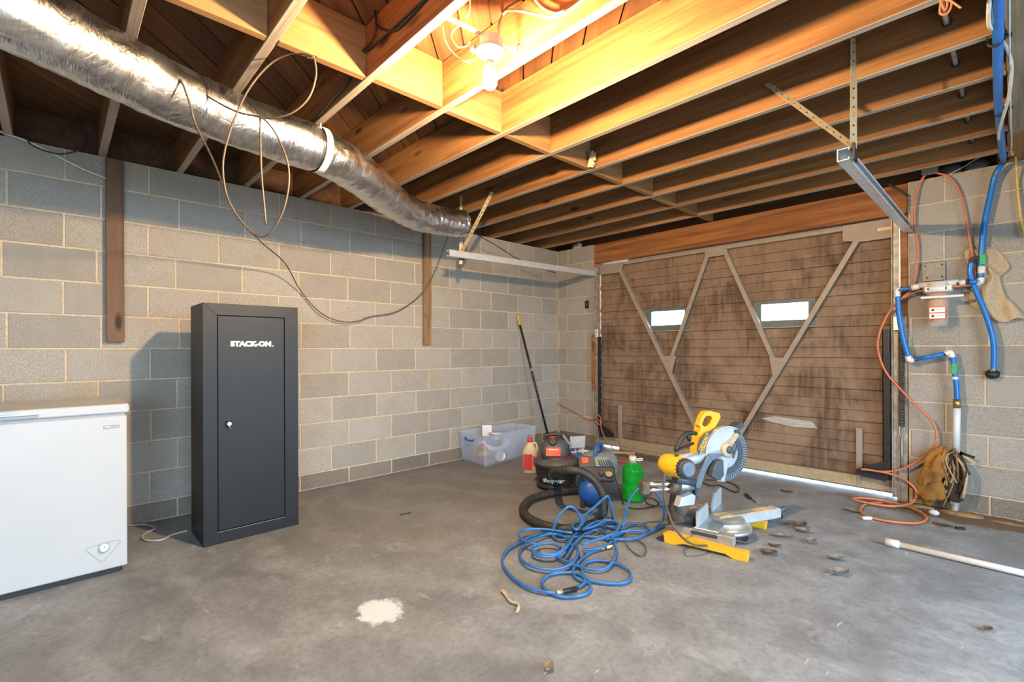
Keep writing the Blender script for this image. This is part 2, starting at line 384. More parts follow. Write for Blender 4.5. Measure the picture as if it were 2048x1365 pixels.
    def prism(s, poly, o, u, v, depth, bevel=0.0):
        o = Vector(o); u = Vector(u); v = Vector(v); w = u.cross(v).normalized() * depth
        A = [s.bm.verts.new(o + u * p[0] + v * p[1]) for p in poly]; B = [s.bm.verts.new(x.co + w) for x in A]; n = len(poly)
        fs = [s.bm.faces.new(A[::-1]), s.bm.faces.new(B)]
        for k in range(n): fs.append(s.bm.faces.new((A[k], A[(k + 1) % n], B[(k + 1) % n], B[k])))
        if bevel:
            es = list({e for f in fs[:2] for e in f.edges})
            bmesh.ops.bevel(s.bm, geom=es, offset=bevel, segments=2, affect='EDGES', profile=0.5)
        return s
    def prism_hole(s, outer, inner, o, u, v, depth):
        o = Vector(o); u = Vector(u); v = Vector(v); w = u.cross(v).normalized() * depth; n = len(outer)
        L = []
        for poly in (outer, inner):
            A = [s.bm.verts.new(o + u * p[0] + v * p[1]) for p in poly]; L.append((A, [s.bm.verts.new(x.co + w) for x in A]))
        (A, B), (C, D) = L
        for k in range(n):
            j = (k + 1) % n
            s.bm.faces.new((A[k], A[j], B[j], B[k])); s.bm.faces.new((C[j], C[k], D[k], D[j]))
            s.bm.faces.new((B[k], B[j], D[j], D[k])); s.bm.faces.new((A[j], A[k], C[k], C[j]))
        return s
    def sphere(s, c, r, sz=1.0, seg=20, axis=None):
        g = bmesh.ops.create_uvsphere(s.bm, u_segments=seg, v_segments=seg // 2, radius=1)
        rr = (r, r, r * sz) if isinstance(r, (int, float)) else r
        for v in g['verts']: v.co = Vector((v.co.x * rr[0], v.co.y * rr[1], v.co.z * rr[2])) + Vector(c)
        for v in g['verts']:
            for f in v.link_faces: f.smooth = True
        return s
    def mesh(s, name):
        bmesh.ops.recalc_face_normals(s.bm, faces=s.bm.faces)
        me = bpy.data.meshes.new(name); s.bm.to_mesh(me); s.bm.free(); return me
def world_loc(o):
    l = Vector((0, 0, 0))
    while o is not None: l += o.location; o = o.parent
    return l
def link(name, me, mat, parent=None, at=None):
    """mesh given in world coordinates (or around `at`), hung under parent"""
    o = bpy.data.objects.new(name, me); COL.objects.link(o)
    if mat is not None:
        me.materials.clear(); me.materials.append(M[mat] if isinstance(mat, str) else mat)
    base = world_loc(parent) if parent is not None else Vector((0, 0, 0))
    o.parent = parent
    o.location = (Vector(at) if at is not None else Vector((0, 0, 0))) - base
    return o
def obj(name, mb, mat, parent=None, at=None, recenter=True):
    me = mb.mesh(name)
    if at is None and recenter and len(me.vertices):
        xs = [v.co for v in me.vertices]
        lo = Vector((min(v.x for v in xs), min(v.y for v in xs), min(v.z for v in xs))); hi = Vector((max(v.x for v in xs), max(v.y for v in xs), max(v.z for v in xs)))
        c = Vector(((lo.x + hi.x) / 2, (lo.y + hi.y) / 2, lo.z)); me.transform(Matrix.Translation(-c)); at = c
    return link(name, me, mat, parent, at)
def tag(o, label, cat, group=None):
    o['label'] = label; o['category'] = cat
    if group: o['group'] = group
    return o
def thing(name, label, cat, loc=(0, 0, 0), group=None):
    o = bpy.data.objects.new(name, None); COL.objects.link(o); o.location = loc; o.empty_display_size = 0.1
    return tag(o, label, cat, group)
def struct(o): o['kind'] = 'structure'; return o
def text_mesh(body, size, bold=0.0, extrude=0.0004, shear=0.0, space=1.0):
    cu = bpy.data.curves.new('lettering', 'FONT'); cu.body = body; cu.size = size; cu.align_x = 'CENTER'; cu.align_y = 'CENTER'
    cu.extrude = extrude; cu.offset = bold; cu.shear = shear; cu.space_character = space; cu.resolution_u = 3
    o = bpy.data.objects.new('lettering', cu); COL.objects.link(o)
    dg = bpy.context.evaluated_depsgraph_get(); dg.update()
    me = bpy.data.meshes.new_from_object(o.evaluated_get(dg)); bpy.data.objects.remove(o); bpy.data.curves.remove(cu); me.materials.clear()
    return me
def flat_text(name, body, size, c, right, up, mat, parent, bold=0.0, shear=0.0, width=None, height=None):
    me = text_mesh(body, size, bold, shear=shear)
    r = Vector(right).normalized(); u = Vector(up).normalized(); w = r.cross(u)
    xs = [v.co.x for v in me.vertices]; ys = [v.co.y for v in me.vertices]
    kx = width / (max(xs) - min(xs)) if width else 1; ky = height / (max(ys) - min(ys)) if height else kx
    mx, my = (max(xs) + min(xs)) / 2, (max(ys) + min(ys)) / 2
    for v in me.vertices: v.co = r * ((v.co.x - mx) * kx) + u * ((v.co.y - my) * ky) + w * v.co.z
    return link(name, me, mat, parent, at=c)

# ================================================================ the room
ZT = 2.345          # top of the block walls and underside of the joists
Z0 = 0.127; CH = 0.2032; BW = 0.4064
RX, RY = 5.2, -8.0  # far right wall, wall behind the camera
floor = struct(obj('floor', MB().box((-0.2, RY - 0.2, -0.15), (RX + 0.2, 0.2, 0)), 'floor', at=(0, 0, 0)))
ground = struct(obj('ground', MB().box((-14, -22, -0.32), (24, 20, -0.155)), 'rust_ground', at=(0, 0, 0)))

# block pieces: chamfered face, shared between equal sizes
_bc = {}
def block_mesh(w, h, axis):
    key = (round(w, 3), round(h, 3), axis)
    if key in _bc: return _bc[key]
    c, t = 0.003, 0.02
    vs = []
    for (dx, dz, dep) in ((0, 0, -t), (0, 0, -c), (c, c, 0)):
        for sx, sz in ((-1, -1), (1, -1), (1, 1), (-1, 1)):
            u = sx * (w / 2 - dx); v = sz * (h / 2 - dz)
            vs.append((dep, u, v) if axis == 'Y' else (u, -dep, v))
    fs = [(8, 9, 10, 11)]
    for a in (0, 4):
        for k in range(4): fs.append((a + k, a + (k + 1) % 4, a + 4 + (k + 1) % 4, a + 4 + k))
    me = bpy.data.meshes.new('block'); me.from_pydata(vs, [], fs); me.update()
    bm = bmesh.new(); bm.from_mesh(me); bmesh.ops.recalc_face_normals(bm, faces=bm.faces)
    f0 = [f for f in bm.faces if len(f.verts) == 4][0]
    bm.to_mesh(me); bm.free()
    me.materials.append(None); _bc[key] = me
    return me
def place_block(axis, a, b, z0, z1, parent, low=False):
    w, h = b - a - 0.010, z1 - z0 - 0.010
    if w < 0.02: return
    me = block_mesh(w, h, axis)
    o = bpy.data.objects.new('block', me); COL.objects.link(o); o.parent = parent
    j = random.uniform(-0.0015, 0.0008)
    if axis == 'Y': o.location = (j, (a + b) / 2, (z0 + z1) / 2)
    else: o.location = ((a + b) / 2, -j, (z0 + z1) / 2)
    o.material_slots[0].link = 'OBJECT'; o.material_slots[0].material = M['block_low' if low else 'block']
def course(axis, lo, hi, head, z0, z1, parent, low=False):
    n0 = math.floor((lo - head) / BW); a = head + n0 * BW
    jit = random.uniform(-0.012, 0.012)
    while a < hi:
        x0, x1 = max(a + (jit if a > lo else 0), lo), min(a + BW + jit, hi)
        if hi - x1 < 0.03: x1 = hi
        if x1 - x0 > 0.03: place_block(axis, x0, x1, z0, z1, parent, low)
        a += BW
        if x1 >= hi: break
rows = [(0.0, Z0)] + [(Z0 + k * CH, Z0 + (k + 1) * CH if k < 10 else ZT) for k in range(11)]
wall_left = struct(obj('wall_left', MB().box((-0.2, RY, 0), (-0.004, 0.2, ZT)), 'mortar', at=(0, 0, 0)))
for i, (z0, z1) in enumerate(rows):
    k = i - 1
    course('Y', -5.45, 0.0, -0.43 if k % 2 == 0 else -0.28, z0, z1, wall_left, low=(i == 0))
DL, DR = 0.56, 3.392     # door opening, jamb to jamb
wb = MB().box((0, 0.004, 0), (DL, 0.2, ZT)).box((DR, 0.004, 0), (RX, 0.2, ZT))
wall_back = struct(obj('wall_back', wb, 'mortar', at=(0, 0, 0)))
for i, (z0, z1) in enumerate(rows):
    k = i - 1
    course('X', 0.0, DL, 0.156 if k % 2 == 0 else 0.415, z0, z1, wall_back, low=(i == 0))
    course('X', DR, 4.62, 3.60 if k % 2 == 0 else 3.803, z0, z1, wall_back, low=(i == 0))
obj('header_beam', MB().box((DL, -0.005, 2.12), (DR, 0.14, ZT - 0.004), 0.004), 'header', wall_back)
obj('door_stop', MB().box((0.98, 0.05, 2.085), (DR - 0.03, 0.12, 2.115), 0.003), 'brace', wall_back)
obj('door_jamb', MB().box((DR - 0.046, -0.01, 0.0), (DR - 0.002, 0.16, 2.113), 0.003), 'header', wall_back)
obj('door_jamb', MB().box((DL + 0.002, 0.0, 0.0), (DL + 0.03, 0.16, 2.113), 0.003), 'header', wall_back)
# walls the camera cannot see, side door widened and bay added for daylight fill
wr = MB().box((RX, -1.2, 0), (RX + 0.2, 0.2, 2.62)).box((RX, -4.0, 0), (RX + 0.2, -3.0, 2.62)).box((RX, RY - 0.2, 0), (RX + 0.2, -7.2, 2.62)).box((RX, -3.0, 2.1), (RX + 0.2, -1.2, 2.62)).box((RX, -7.2, 2.2), (RX + 0.2, -4.0, 2.62))
struct(obj('wall_right', wr, 'bare_wall', at=(0, 0, 0)))
wf = MB().box((-0.2, RY - 0.2, 0), (RX, RY, 2.62))
struct(obj('wall_front', wf, 'bare_wall', at=(0, 0, 0)))

# ---------------------------------------------------------------- ceiling: slab over boards, joists, blocking
ZJ = ZT + 0.232
ceiling = struct(obj('ceiling', MB().box((-0.2, RY - 0.2, ZJ + 0.022), (RX + 0.2, 0.22, ZJ + 0.06)), 'rim', at=(0, 0, 0)))
def clip_poly(poly, axis, val, keep_less):
    out = []
    for i in range(len(poly)):
        p, q = poly[i], poly[(i + 1) % len(poly)]
        ip = (p[axis] <= val) == keep_less or p[axis] == val; iq = (q[axis] <= val) == keep_less or q[axis] == val
        if ip: out.append(p)
        if ip != iq:
            t = (val - p[axis]) / (q[axis] - p[axis]); out.append((p[0] + (q[0] - p[0]) * t, p[1] + (q[1] - p[1]) * t))
    return out
bwid = 0.142; s2 = math.sqrt(0.5); sN = -4.4
while sN < 2.95:
    s0, s1 = sN + 0.004, sN + bwid - 0.004; L = 9
    poly = [((s * s2 - t * s2), (s * s2 + t * s2)) for s, t in ((s0, -L), (s1, -L), (s1, L), (s0, L))]
    for ax, val, kl in ((0, -0.15, False), (0, 4.06, True), (1, -6.2, False), (1, 0.18, True)): poly = clip_poly(poly, ax, val, kl) if len(poly) > 2 else []
    if len(poly) > 2:
        c = Vector((sum(p[0] for p in poly) / len(poly), sum(p[1] for p in poly) / len(poly), ZJ))
        ca, sa = math.cos(R(-135)), math.sin(R(-135))
        loc = [((p[0] - c.x) * ca - (p[1] - c.y) * sa, (p[0] - c.x) * sa + (p[1] - c.y) * ca) for p in poly]
        me = MB().prism(loc, (0, 0, random.uniform(0, 0.003)), (1, 0, 0), (0, 1, 0), 0.019).mesh('subfloor_board')
        o = link('subfloor_board', me, 'subfloor', ceiling, c); o.rotation_euler.z = R(135)
    sN += bwid
JY = [-3.92 + 0.4055 * i for i in range(-4, 10)]
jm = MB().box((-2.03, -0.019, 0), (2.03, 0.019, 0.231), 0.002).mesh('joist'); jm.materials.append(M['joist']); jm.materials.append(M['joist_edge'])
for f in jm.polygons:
    if f.normal.z < -0.5: f.material_index = 1  # bottom faces take a paler wood than the sides
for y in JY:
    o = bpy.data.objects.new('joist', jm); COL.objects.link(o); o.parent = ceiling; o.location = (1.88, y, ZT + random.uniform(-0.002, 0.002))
km = MB().box((-0.019, -0.183, 0), (0.019, 0.183, 0.229), 0.002).mesh('blocking'); km.materials.append(M['blocking'])
for y in JY[:-1]:
    o = bpy.data.objects.new('blocking', km); COL.objects.link(o); o.parent = ceiling; o.location = (1.925 + random.uniform(-0.012, 0.012), y + 0.2027, ZT + random.uniform(0, 0.005))
obj('blocking', MB().box((1.906, JY[-1] + 0.02, ZT + 0.003), (1.944, 0.02, ZT + 0.229), 0.002), 'blocking', ceiling)
obj('rim_board', MB().box((-0.198, 0.165, ZT - 0.002), (RX + 0.19, 0.198, ZJ + 0.024)), 'rim', ceiling)
obj('rim_board', MB().box((-0.195, RY - 0.19, ZT - 0.002), (-0.155, 0.18, ZJ + 0.022)), 'rim', ceiling)
obj('girder', MB().box((3.912, -6.2, ZT), (4.07, -0.62, ZJ - 0.002), 0.004), 'girder', ceiling)
obj('girder', MB().box((3.905, -0.612, ZT), (4.07, 0.13, ZJ - 0.002), 0.004), 'blocking', ceiling)
# torn knot of wood hanging at one blocking corner
kn = MB()
for dx, dy, dz, L, r, tx in ((0, 0, 0, 0.10, 0.024, 0.25), (0.022, 0.01, 0.01, 0.085, 0.016, -0.35), (-0.012, 0.01, 0.02, 0.07, 0.012, 0.6), (0.035, 0.0, 0.035, 0.05, 0.014, 0.1)):
    b0 = Vector((1.975 + dx, -1.945 + dy, ZT + 0.0 + dz)); kn.cyl(b0, b0 + Vector((tx * L, -0.1 * L, L)), r, r * 0.35, 6, False)
obj('splintered_knot', kn, 'kerf_wood', ceiling)

# ---------------------------------------------------------------- garage door
GY = 0.045
door = struct(obj('door_1', MB().box((DL + 0.045, GY + 0.03, 0.02), (DR - 0.09, GY + 0.036, 1.35)).box((DL + 0.045, GY + 0.03, 1.55), (DR - 0.09, GY + 0.036, 2.09))
      .box((DL + 0.045, GY + 0.03, 1.35), (1.255, GY + 0.036, 1.55)).box((1.63, GY + 0.03, 1.35), (2.355, GY + 0.036, 1.55)).box((2.73, GY + 0.03, 1.35), (DR - 0.09, GY + 0.036, 1.55)), 'siding', at=(0, 0, 0)))
XL, XR = DL + 0.045, DR - 0.088
def siding(x0, x1, z0, z1, lip):
    y0 = GY + 0.028; t = 0.024 if lip else 0.012
    prof = [(0.0, z0), (t, z0 + 0.001), (t, z0 + 0.010), (0.003, z1 - 0.003), (0.0, z1 - 0.003)] if lip else [(0.0, z0), (t, z0 + 0.0015), (t, z0 + 0.004), (0.003, z1 - 0.003), (0.0, z1 - 0.003)]
    mb = MB(); A = [mb.bm.verts.new((x0, y0 - p, z)) for p, z in prof]; B = [mb.bm.verts.new((x1, y0 - p, z)) for p, z in prof]; n = len(prof)
    for k in range(n): mb.bm.faces.new((A[k], A[(k + 1) % n], B[(k + 1) % n], B[k]))
    mb.bm.faces.new(A[::-1]); mb.bm.faces.new(B)
    return obj('siding_board', mb, 'siding', door)
WX = [(1.20, 1.685), (2.30, 2.785)]
z = 0.049; i = 0
zs = [0.049 + 0.0837 * i for i in range(25)]
for i in range(24):
    a, b = zs[i], min(zs[i + 1], 2.09); lip = (i % 3 == 0)
    if 15 <= i <= 17:
        for x0, x1 in ((XL, WX[0][0]), (WX[0][1], WX[1][0]), (WX[1][1], XR)): siding(x0, x1, a, b, lip)
    else: siding(XL, XR, a, b, lip)
for (a, b), (wa, wb_) in zip(WX, ((1.255, 1.63), (2.355, 2.73))):
    zl, zh = zs[15], zs[18]
    fr = MB().prism_hole([(a, zl), (b, zl), (b, zh), (a, zh)], [(wa, 1.376), (wb_, 1.376), (wb_, 1.523), (wa, 1.523)], (0, GY + 0.03, 0), (1, 0, 0), (0, 0, 1), 0.014)
    f = obj('window_frame', fr, 'window_trim', door)
    obj('window_sill', MB().box((a, GY - 0.002, zl + 0.004), (b, GY + 0.018, zl + 0.014), 0.002), 'brace', door)
    obj('pane', MB().box((wa - 0.01, GY + 0.023, 1.37), (wb_ + 0.01, GY + 0.026, 1.53)), 'pane', f)
# steel V bracing: angle irons and gusset plates
def angle(p0, p1, name='brace_bar', side=1, w=0.038):
    p0 = Vector((p0[0], 0, p0[1])); p1 = Vector((p1[0], 0, p1[1])); d = (p1 - p0).normalized(); nrm = Vector((d.z, 0, -d.x)) * side
    mb = MB(); off = Vector((0, GY - 0.002, 0))
    c = (p0 + p1) / 2 + off; L = (p1 - p0).length
    mb.obox(c + Vector((0, -0.022, 0)), d, nrm, (0, 1, 0), L, w, 0.004)
    mb.obox(c + nrm * (w / 2 - 0.002) + Vector((0, -0.005, 0)), d, (0, 1, 0), nrm, L, 0.036, 0.004)
    mb.obox(c - nrm * (w / 2 - 0.005) + Vector((0, -0.014, 0)), d, (0, 1, 0), nrm, L, 0.018, 0.004)
    return obj(name, mb, 'brace', door)
angle((0.875, 2.045), (1.79, 0.30), side=-1)
angle((1.905, 2.085), (1.478, 0.965), side=1)
angle((2.035, 2.085), (2.497, 0.965), side=-1)
angle((3.095, 2.01), (2.02, 0.04), side=1)
obj('top_rail', MB().box((XL, GY - 0.022, 2.066), (XR, GY + 0.02, 2.097), 0.003), 'brace', door)
def gusset(poly): obj('gusset_plate', MB().prism(poly, (0, GY - 0.026, 0), (1, 0, 0), (0, 0, 1), 0.004), 'brace', door)
gusset([(XL, 2.092), (0.935, 2.092), (0.935, 2.04), (0.90, 1.985), (XL, 1.985)])
gusset([(1.862, 2.095), (2.075, 2.095), (2.075, 2.035), (2.06, 2.01), (1.89, 2.01), (1.862, 2.045)])
gusset([(2.985, 2.105), (XR, 2.105), (XR, 1.96), (3.09, 1.96), (2.985, 1.985)])
gusset([(1.405, 1.055), (1.56, 1.055), (1.515, 0.885), (1.50, 0.885)])
gusset([(2.44, 1.05), (2.57, 1.05), (2.48, 0.875), (2.465, 0.875)])
obj('bottom_rail', MB().box((XL, GY - 0.012, 0.035), (XR, GY + 0.026, 0.125), 0.004), 'zinc', door)
obj('bottom_seal', MB().box((0.86, GY - 0.006, 0.0), (1.98, GY + 0.02, 0.037), 0.004), 'zinc', door)
for x0, x1 in ((0.855, 0.895), (3.065, 3.105)):
    obj('bottom_stile', MB().box((x0, GY - 0.016, 0.06), (x1, GY + 0.012, 0.50), 0.002), 'brace', door)
obj('paint_scrape', MB().prism([(2.35, 0.50), (2.47, 0.53), (2.75, 0.515), (2.80, 0.46), (2.62, 0.45), (2.45, 0.475)], (0, GY + 0.012, 0), (1, 0, 0), (0, 0, 1), 0.0015), 'scrape', door)
obj('hinge_strap', MB().box((3.21, GY - 0.035, 2.02), (3.35, GY - 0.030, 2.045)), 'zinc', door)

# side hardware: channel, black lift arm and spring on each jamb
def hardware(name, label, xs, flip, spring):
    t = thing(name, label, 'door hardware', (xs, -0.02, 0))
    f = flip
    obj('channel', MB().box((xs - 0.022, -0.018, 0.02), (xs + 0.022, -0.012, 2.08)).box((xs - 0.022, -0.04, 0.02), (xs - 0.018, -0.012, 2.08)).box((xs + 0.018, -0.04, 0.02), (xs + 0.022, -0.012, 2.08)), 'galv_dull', t)
    ax = xs + f * 0.055
    obj('lift_arm', MB().box((ax - 0.020, -0.055, 0.20), (ax + 0.020, -0.049, 1.27)).box((ax - 0.020, -0.055, 0.20), (ax - 0.015, -0.022, 1.27)), 'black_steel', t)
    obj('arm_bracket', MB().prism([(0, 0.13), (f * 0.19, 0.15), (f * 0.19, 0.19), (0, 0.29)] if f > 0 else [(0, 0.29), (f * 0.19, 0.19), (f * 0.19, 0.15), (0, 0.13)], (ax, -0.052, 0), (1, 0, 0), (0, 0, 1), 0.006), 'black_steel', t)
    obj('pivot_plate', MB().box((xs - 0.012, -0.05, 1.26), (xs + 0.03, -0.042, 1.36), 0.002).cyl((xs + 0.01, -0.056, 1.30), (xs + 0.01, -0.04, 1.30), 0.011, n=10), 'galv', t)
    sx = xs - f * 0.035
    if spring:
        pts = []
        n = 62
        for k in range(n * 8 + 1):
            a = 2 * PI * k / 8; pts.append((sx + 0.019 * math.cos(a), -0.045 + 0.019 * math.sin(a), 0.55 + 0.70 * k / (n * 8)))
        obj('coil_spring', MB().tube(pts, 0.0036, 4), 'spring', t)
        obj('spring_backing', MB().box((sx - 0.030, -0.02, 0.0), (sx + 0.030, -0.014, 1.36)), 'galv_dull', t)
        obj('hook_bolt', MB().tube(smooth_path([(sx - 0.012, -0.04, 0.56), (sx - 0.014, -0.04, 0.50), (sx, -0.04, 0.475), (sx + 0.014, -0.04, 0.50), (sx + 0.012, -0.04, 0.55)], 4), 0.005, 6).cyl((sx, -0.04, 0.48), (sx, -0.04, 0.23), 0.006, n=8), 'galv_dull', t)
    else:
        obj('spring_cover', MB().box((sx - 0.022, -0.055, 0.66), (sx + 0.008, -0.02, 1.30), 0.004), 'header', t)
        obj('hook_bolt', MB().cyl((sx - 0.006, -0.04, 0.28), (sx - 0.006, -0.04, 0.67), 0.005, n=8), 'galv_dull', t)
    return t
hardware('lift_hardware', 'rusty coil spring, steel channel and black arm on the jamb beside the blue pipes', 3.322, -1, True)
hardware('lift_hardware', 'brown spring cover, steel channel and black arm on the jamb near the room corner', 0.612, 1, False)

# horizontal tracks hung from the joists on punched straps
def track(name, label, p0, p1, straps):
    t = thing(name, label, 'door track', p0); p0 = Vector(p0); p1 = Vector(p1); d = (p1 - p0); a, b = basis(d)
    mb = MB(); c = (p0 + p1) / 2
    mb.obox(c - b * 0.026, d, a, b, d.length, 0.046, 0.003); mb.obox(c + b * 0.026, d, a, b, d.length, 0.046, 0.003); mb.obox(c + a * 0.022 * straps[0], d, a, b, d.length, 0.003, 0.052)
    for s in (-1, 1): mb.obox(c - a * 0.022 * straps[0] + b * 0.022 * s, d, a, b, d.length, 0.003, 0.012)
    obj('rail', mb, 'galv', t)
    for (q0, q1) in straps[1]:
        sb = MB(); q0 = Vector(q0); q1 = Vector(q1); dd = q1 - q0; L = dd.length; dn = dd.normalized(); sa, sv = basis(dd)
        nrm = Vector((0.7, -0.7, 0)); w = dn.cross(nrm).normalized(); nn = w.cross(dn).normalized()
        n = int(L / 0.04); h = L / n
        for k in range(n):
            c_ = q0 + dn * (h * (k + 0.5)); rh = 0.0052
            outer = [(h / 2, 0), (h / 2, 0.015), (0, 0.015), (-h / 2, 0.015), (-h / 2, 0), (-h / 2, -0.015), (0, -0.015), (h / 2, -0.015)]
            inner = [(rh * math.cos(PI * j / 4), rh * math.sin(PI * j / 4)) for j in range(8)]
            sb.prism_hole(outer, inner, c_, dn, w, 0.002)
        bmesh.ops.remove_doubles(sb.bm, verts=sb.bm.verts, dist=0.0004)
        obj('punched_strap', sb, 'zinc', t)
    obj('splice_plate', MB().obox(Vector(straps[2]), (1, 0, 0), (0, 1, 0), (0, 0, 1), 0.008, 0.06, 0.075), 'black_steel', t)
    return t
track('door_track', 'galvanised horizontal door track hung in front of the blue pipes', (3.395, -0.03, 2.0), (3.398, -1.95, 2.008), (1, [((3.434, -1.93, 2.03), (3.434, -1.916, 2.535)), ((3.425, -1.925, 2.05), (3.07, -1.918, 2.475))], (3.437, -1.915, 2.015)))
track('door_track', 'galvanised horizontal door track along the left block wall', (0.575, -0.03, 2.0), (0.565, -2.09, 1.962), (-1, [((0.53, -1.925, 1.89), (0.535, -1.916, 2.50)), ((0.543, -1.925, 2.0), (0.95, -1.918, 2.43))], (0.54, -1.92, 1.962)))

# ---------------------------------------------------------------- chest freezer
fx, fy0, fy1 = 0.79, -5.20, -4.272
t = thing('chest_freezer', 'white chest freezer standing against the left block wall', 'freezer', (0.53, -4.73, 0))
obj('body', MB().box((0.27, fy0, 0.03), (fx, fy1 - 0.004, 0.798), 0.006, 2), 'white_enamel', t)
obj('plinth', MB().box((0.29, fy0 + 0.02, 0.0), (fx - 0.015, fy1 - 0.03, 0.03)), 'black_steel', t)
lid = obj('lid', MB().box((0.265, fy0 - 0.004, 0.812), (fx + 0.004, fy1 + 0.002, 0.858), 0.007, 2), 'white_enamel', t)
obj('gasket', MB().box((0.28, fy0 + 0.01, 0.798), (fx - 0.008, fy1 - 0.012, 0.812)), 'grey_plastic', t)
obj('handle', MB().box((fx + 0.003, -4.85, 0.816), (fx + 0.007, -4.60, 0.832), 0.0015), 'grey_plastic', lid)
obj('handle_lip', MB().box((fx + 0.003, -4.86, 0.832), (fx + 0.016, -4.595, 0.838), 0.002), 'white_plastic', lid)
obj('lid_end_cap', MB().box((0.30, fy1 + 0.001, 0.818), (fx - 0.002, fy1 + 0.005, 0.852), 0.002), 'white_plastic', lid)
bd = obj('badge', MB().box((fx + 0.0, -4.368, 0.738), (fx + 0.003, -4.306, 0.752), 0.001), 'badge', t)
obj('badge_face', MB().box((fx + 0.003, -4.364, 0.741), (fx + 0.0036, -4.310, 0.749)), 'galv_dull', bd)
tri = []
for (cx_, cz_, r_, a0, a1) in ((-4.424, 0.150, 0.012, 120, 250), (-4.374, 0.088, 0.012, 215, 325), (-4.316, 0.156, 0.012, -60, 90)):
    for k in range(6): a = R(a0 + (a1 - a0) * k / 5); tri.append((cx_ + r_ * math.cos(a), cz_ + r_ * math.sin(a)))
obj('control_outline', MB().tube([(fx + 0.0008, y, z) for y, z in tri], 0.0012, 5, closed=True), 'grey_plastic', t)
dial = obj('dial', MB().lathe([(0.021, 0), (0.021, 0.004), (0.016, 0.006), (0.0155, 0.016), (0.013, 0.018)], (fx, -4.368, 0.142), (1, 0, 0), 24), 'white_plastic', t)
obj('dial_ring', MB().lathe([(0.0235, 0), (0.0235, 0.003), (0.0205, 0.003)], (fx, -4.368, 0.142), (1, 0, 0), 24), 'grey_plastic', dial)
obj('dial_pointer', MB().box((fx + 0.018, -4.370, 0.145), (fx + 0.0195, -4.366, 0.156)), 'grey_plastic', dial)
for k in range(5):
    a = R(40 + 25 * k); obj('dial_mark', MB().obox((fx + 0.0006, -4.368 + 0.029 * math.cos(a), 0.142 + 0.029 * math.sin(a)), (0, math.cos(a), math.sin(a)), (0, -math.sin(a), math.cos(a)), (1, 0, 0), 0.006, 0.0014, 0.001), 'print_dark', dial)

# ---------------------------------------------------------------- steel security cabinet
cx0, cx1, cy0, cy1, ch = 0.40, 0.735, -3.932, -3.405, 1.403
t = thing('security_cabinet', 'tall black steel security cabinet with white lettering and key lock', 'cabinet', (0.57, -3.67, 0))
obj('body', MB().box((cx0, cy0, 0.0), (cx1 - 0.014, cy1, ch), 0.002), 'cabinet', t)
dy0, dy1, dz0, dz1 = -3.860, -3.486, 0.072, 1.335
o_ = [(cy0, 0.0), (cy1, 0.0), (cy1, ch), (cy0, ch)]; i_ = [(dy0, dz0), (dy1, dz0), (dy1, dz1), (dy0, dz1)]
fr = MB()
for k in range(4):      # mitred frame members
    j = (k + 1) % 4
    fr.prism([o_[k], o_[j], i_[j], i_[k]], (cx1 - 0.014, 0, 0), (0, 1, 0), (0, 0, 1), 0.014, 0.0012)
obj('face_frame', fr, 'cabinet', t)
obj('door_gap', MB().box((cx1 - 0.0135, dy0 - 0.001, dz0 - 0.001), (cx1 - 0.012, dy1 + 0.001, dz1 + 0.001)), 'cabinet_seam', t)
dr = obj('door', MB().box((cx1 - 0.012, dy0 + 0.004, dz0 + 0.004), (cx1 - 0.0025, dy1 - 0.004, dz1 - 0.004), 0.0015), 'cabinet', t)
flat_text('door_lettering', 'STACK-ON', 0.05, (cx1 - 0.0018, -3.679, 1.168), (0, 1, 0), (0, 0, 1), 'print_white', dr, bold=0.0035, width=0.225, height=0.034)
obj('registered_mark', MB().lathe([(0.004, 0), (0.004, 0.0008)], (cx1 - 0.0022, -3.556, 1.155), (1, 0, 0), 10), 'print_white', dr)
lock = obj('lock', MB().lathe([(0.021, 0), (0.020, 0.005), (0.014, 0.009), (0.0135, 0.022), (0.011, 0.025)], (cx1 - 0.003, -3.803, 0.697), (1, 0, 0), 20), 'chrome', dr)
obj('key', MB().box((cx1 + 0.02, -3.8045, 0.676), (cx1 + 0.024, -3.8015, 0.70)).lathe([(0.010, 0), (0.010, 0.003)], (cx1 + 0.022, -3.802, 0.672), (0, 1, 0.2), 12), 'chrome', lock)
obj('foot_scuff', MB().box((cx1 - 0.012, dy0 - 0.002, dz0 - 0.004), (cx1 + 0.0006, dy1 + 0.001, dz0 - 0.0022)), 'grey_plastic', t)

# ---------------------------------------------------------------- hanging posts on the left wall
tag(obj('wall_board', MB().box((0.002, -4.312, 1.183), (0.040, -4.224, 2.335), 0.003), 'post', None), 'dark stained board fixed upright to the left wall above the freezer', 'board')
tag(obj('wall_board', MB().box((0.002, -1.985, 1.176), (0.040, -1.902, 2.335), 0.003), 'post_light', None), 'pale knotty board fixed upright to the left wall below the duct end', 'board')

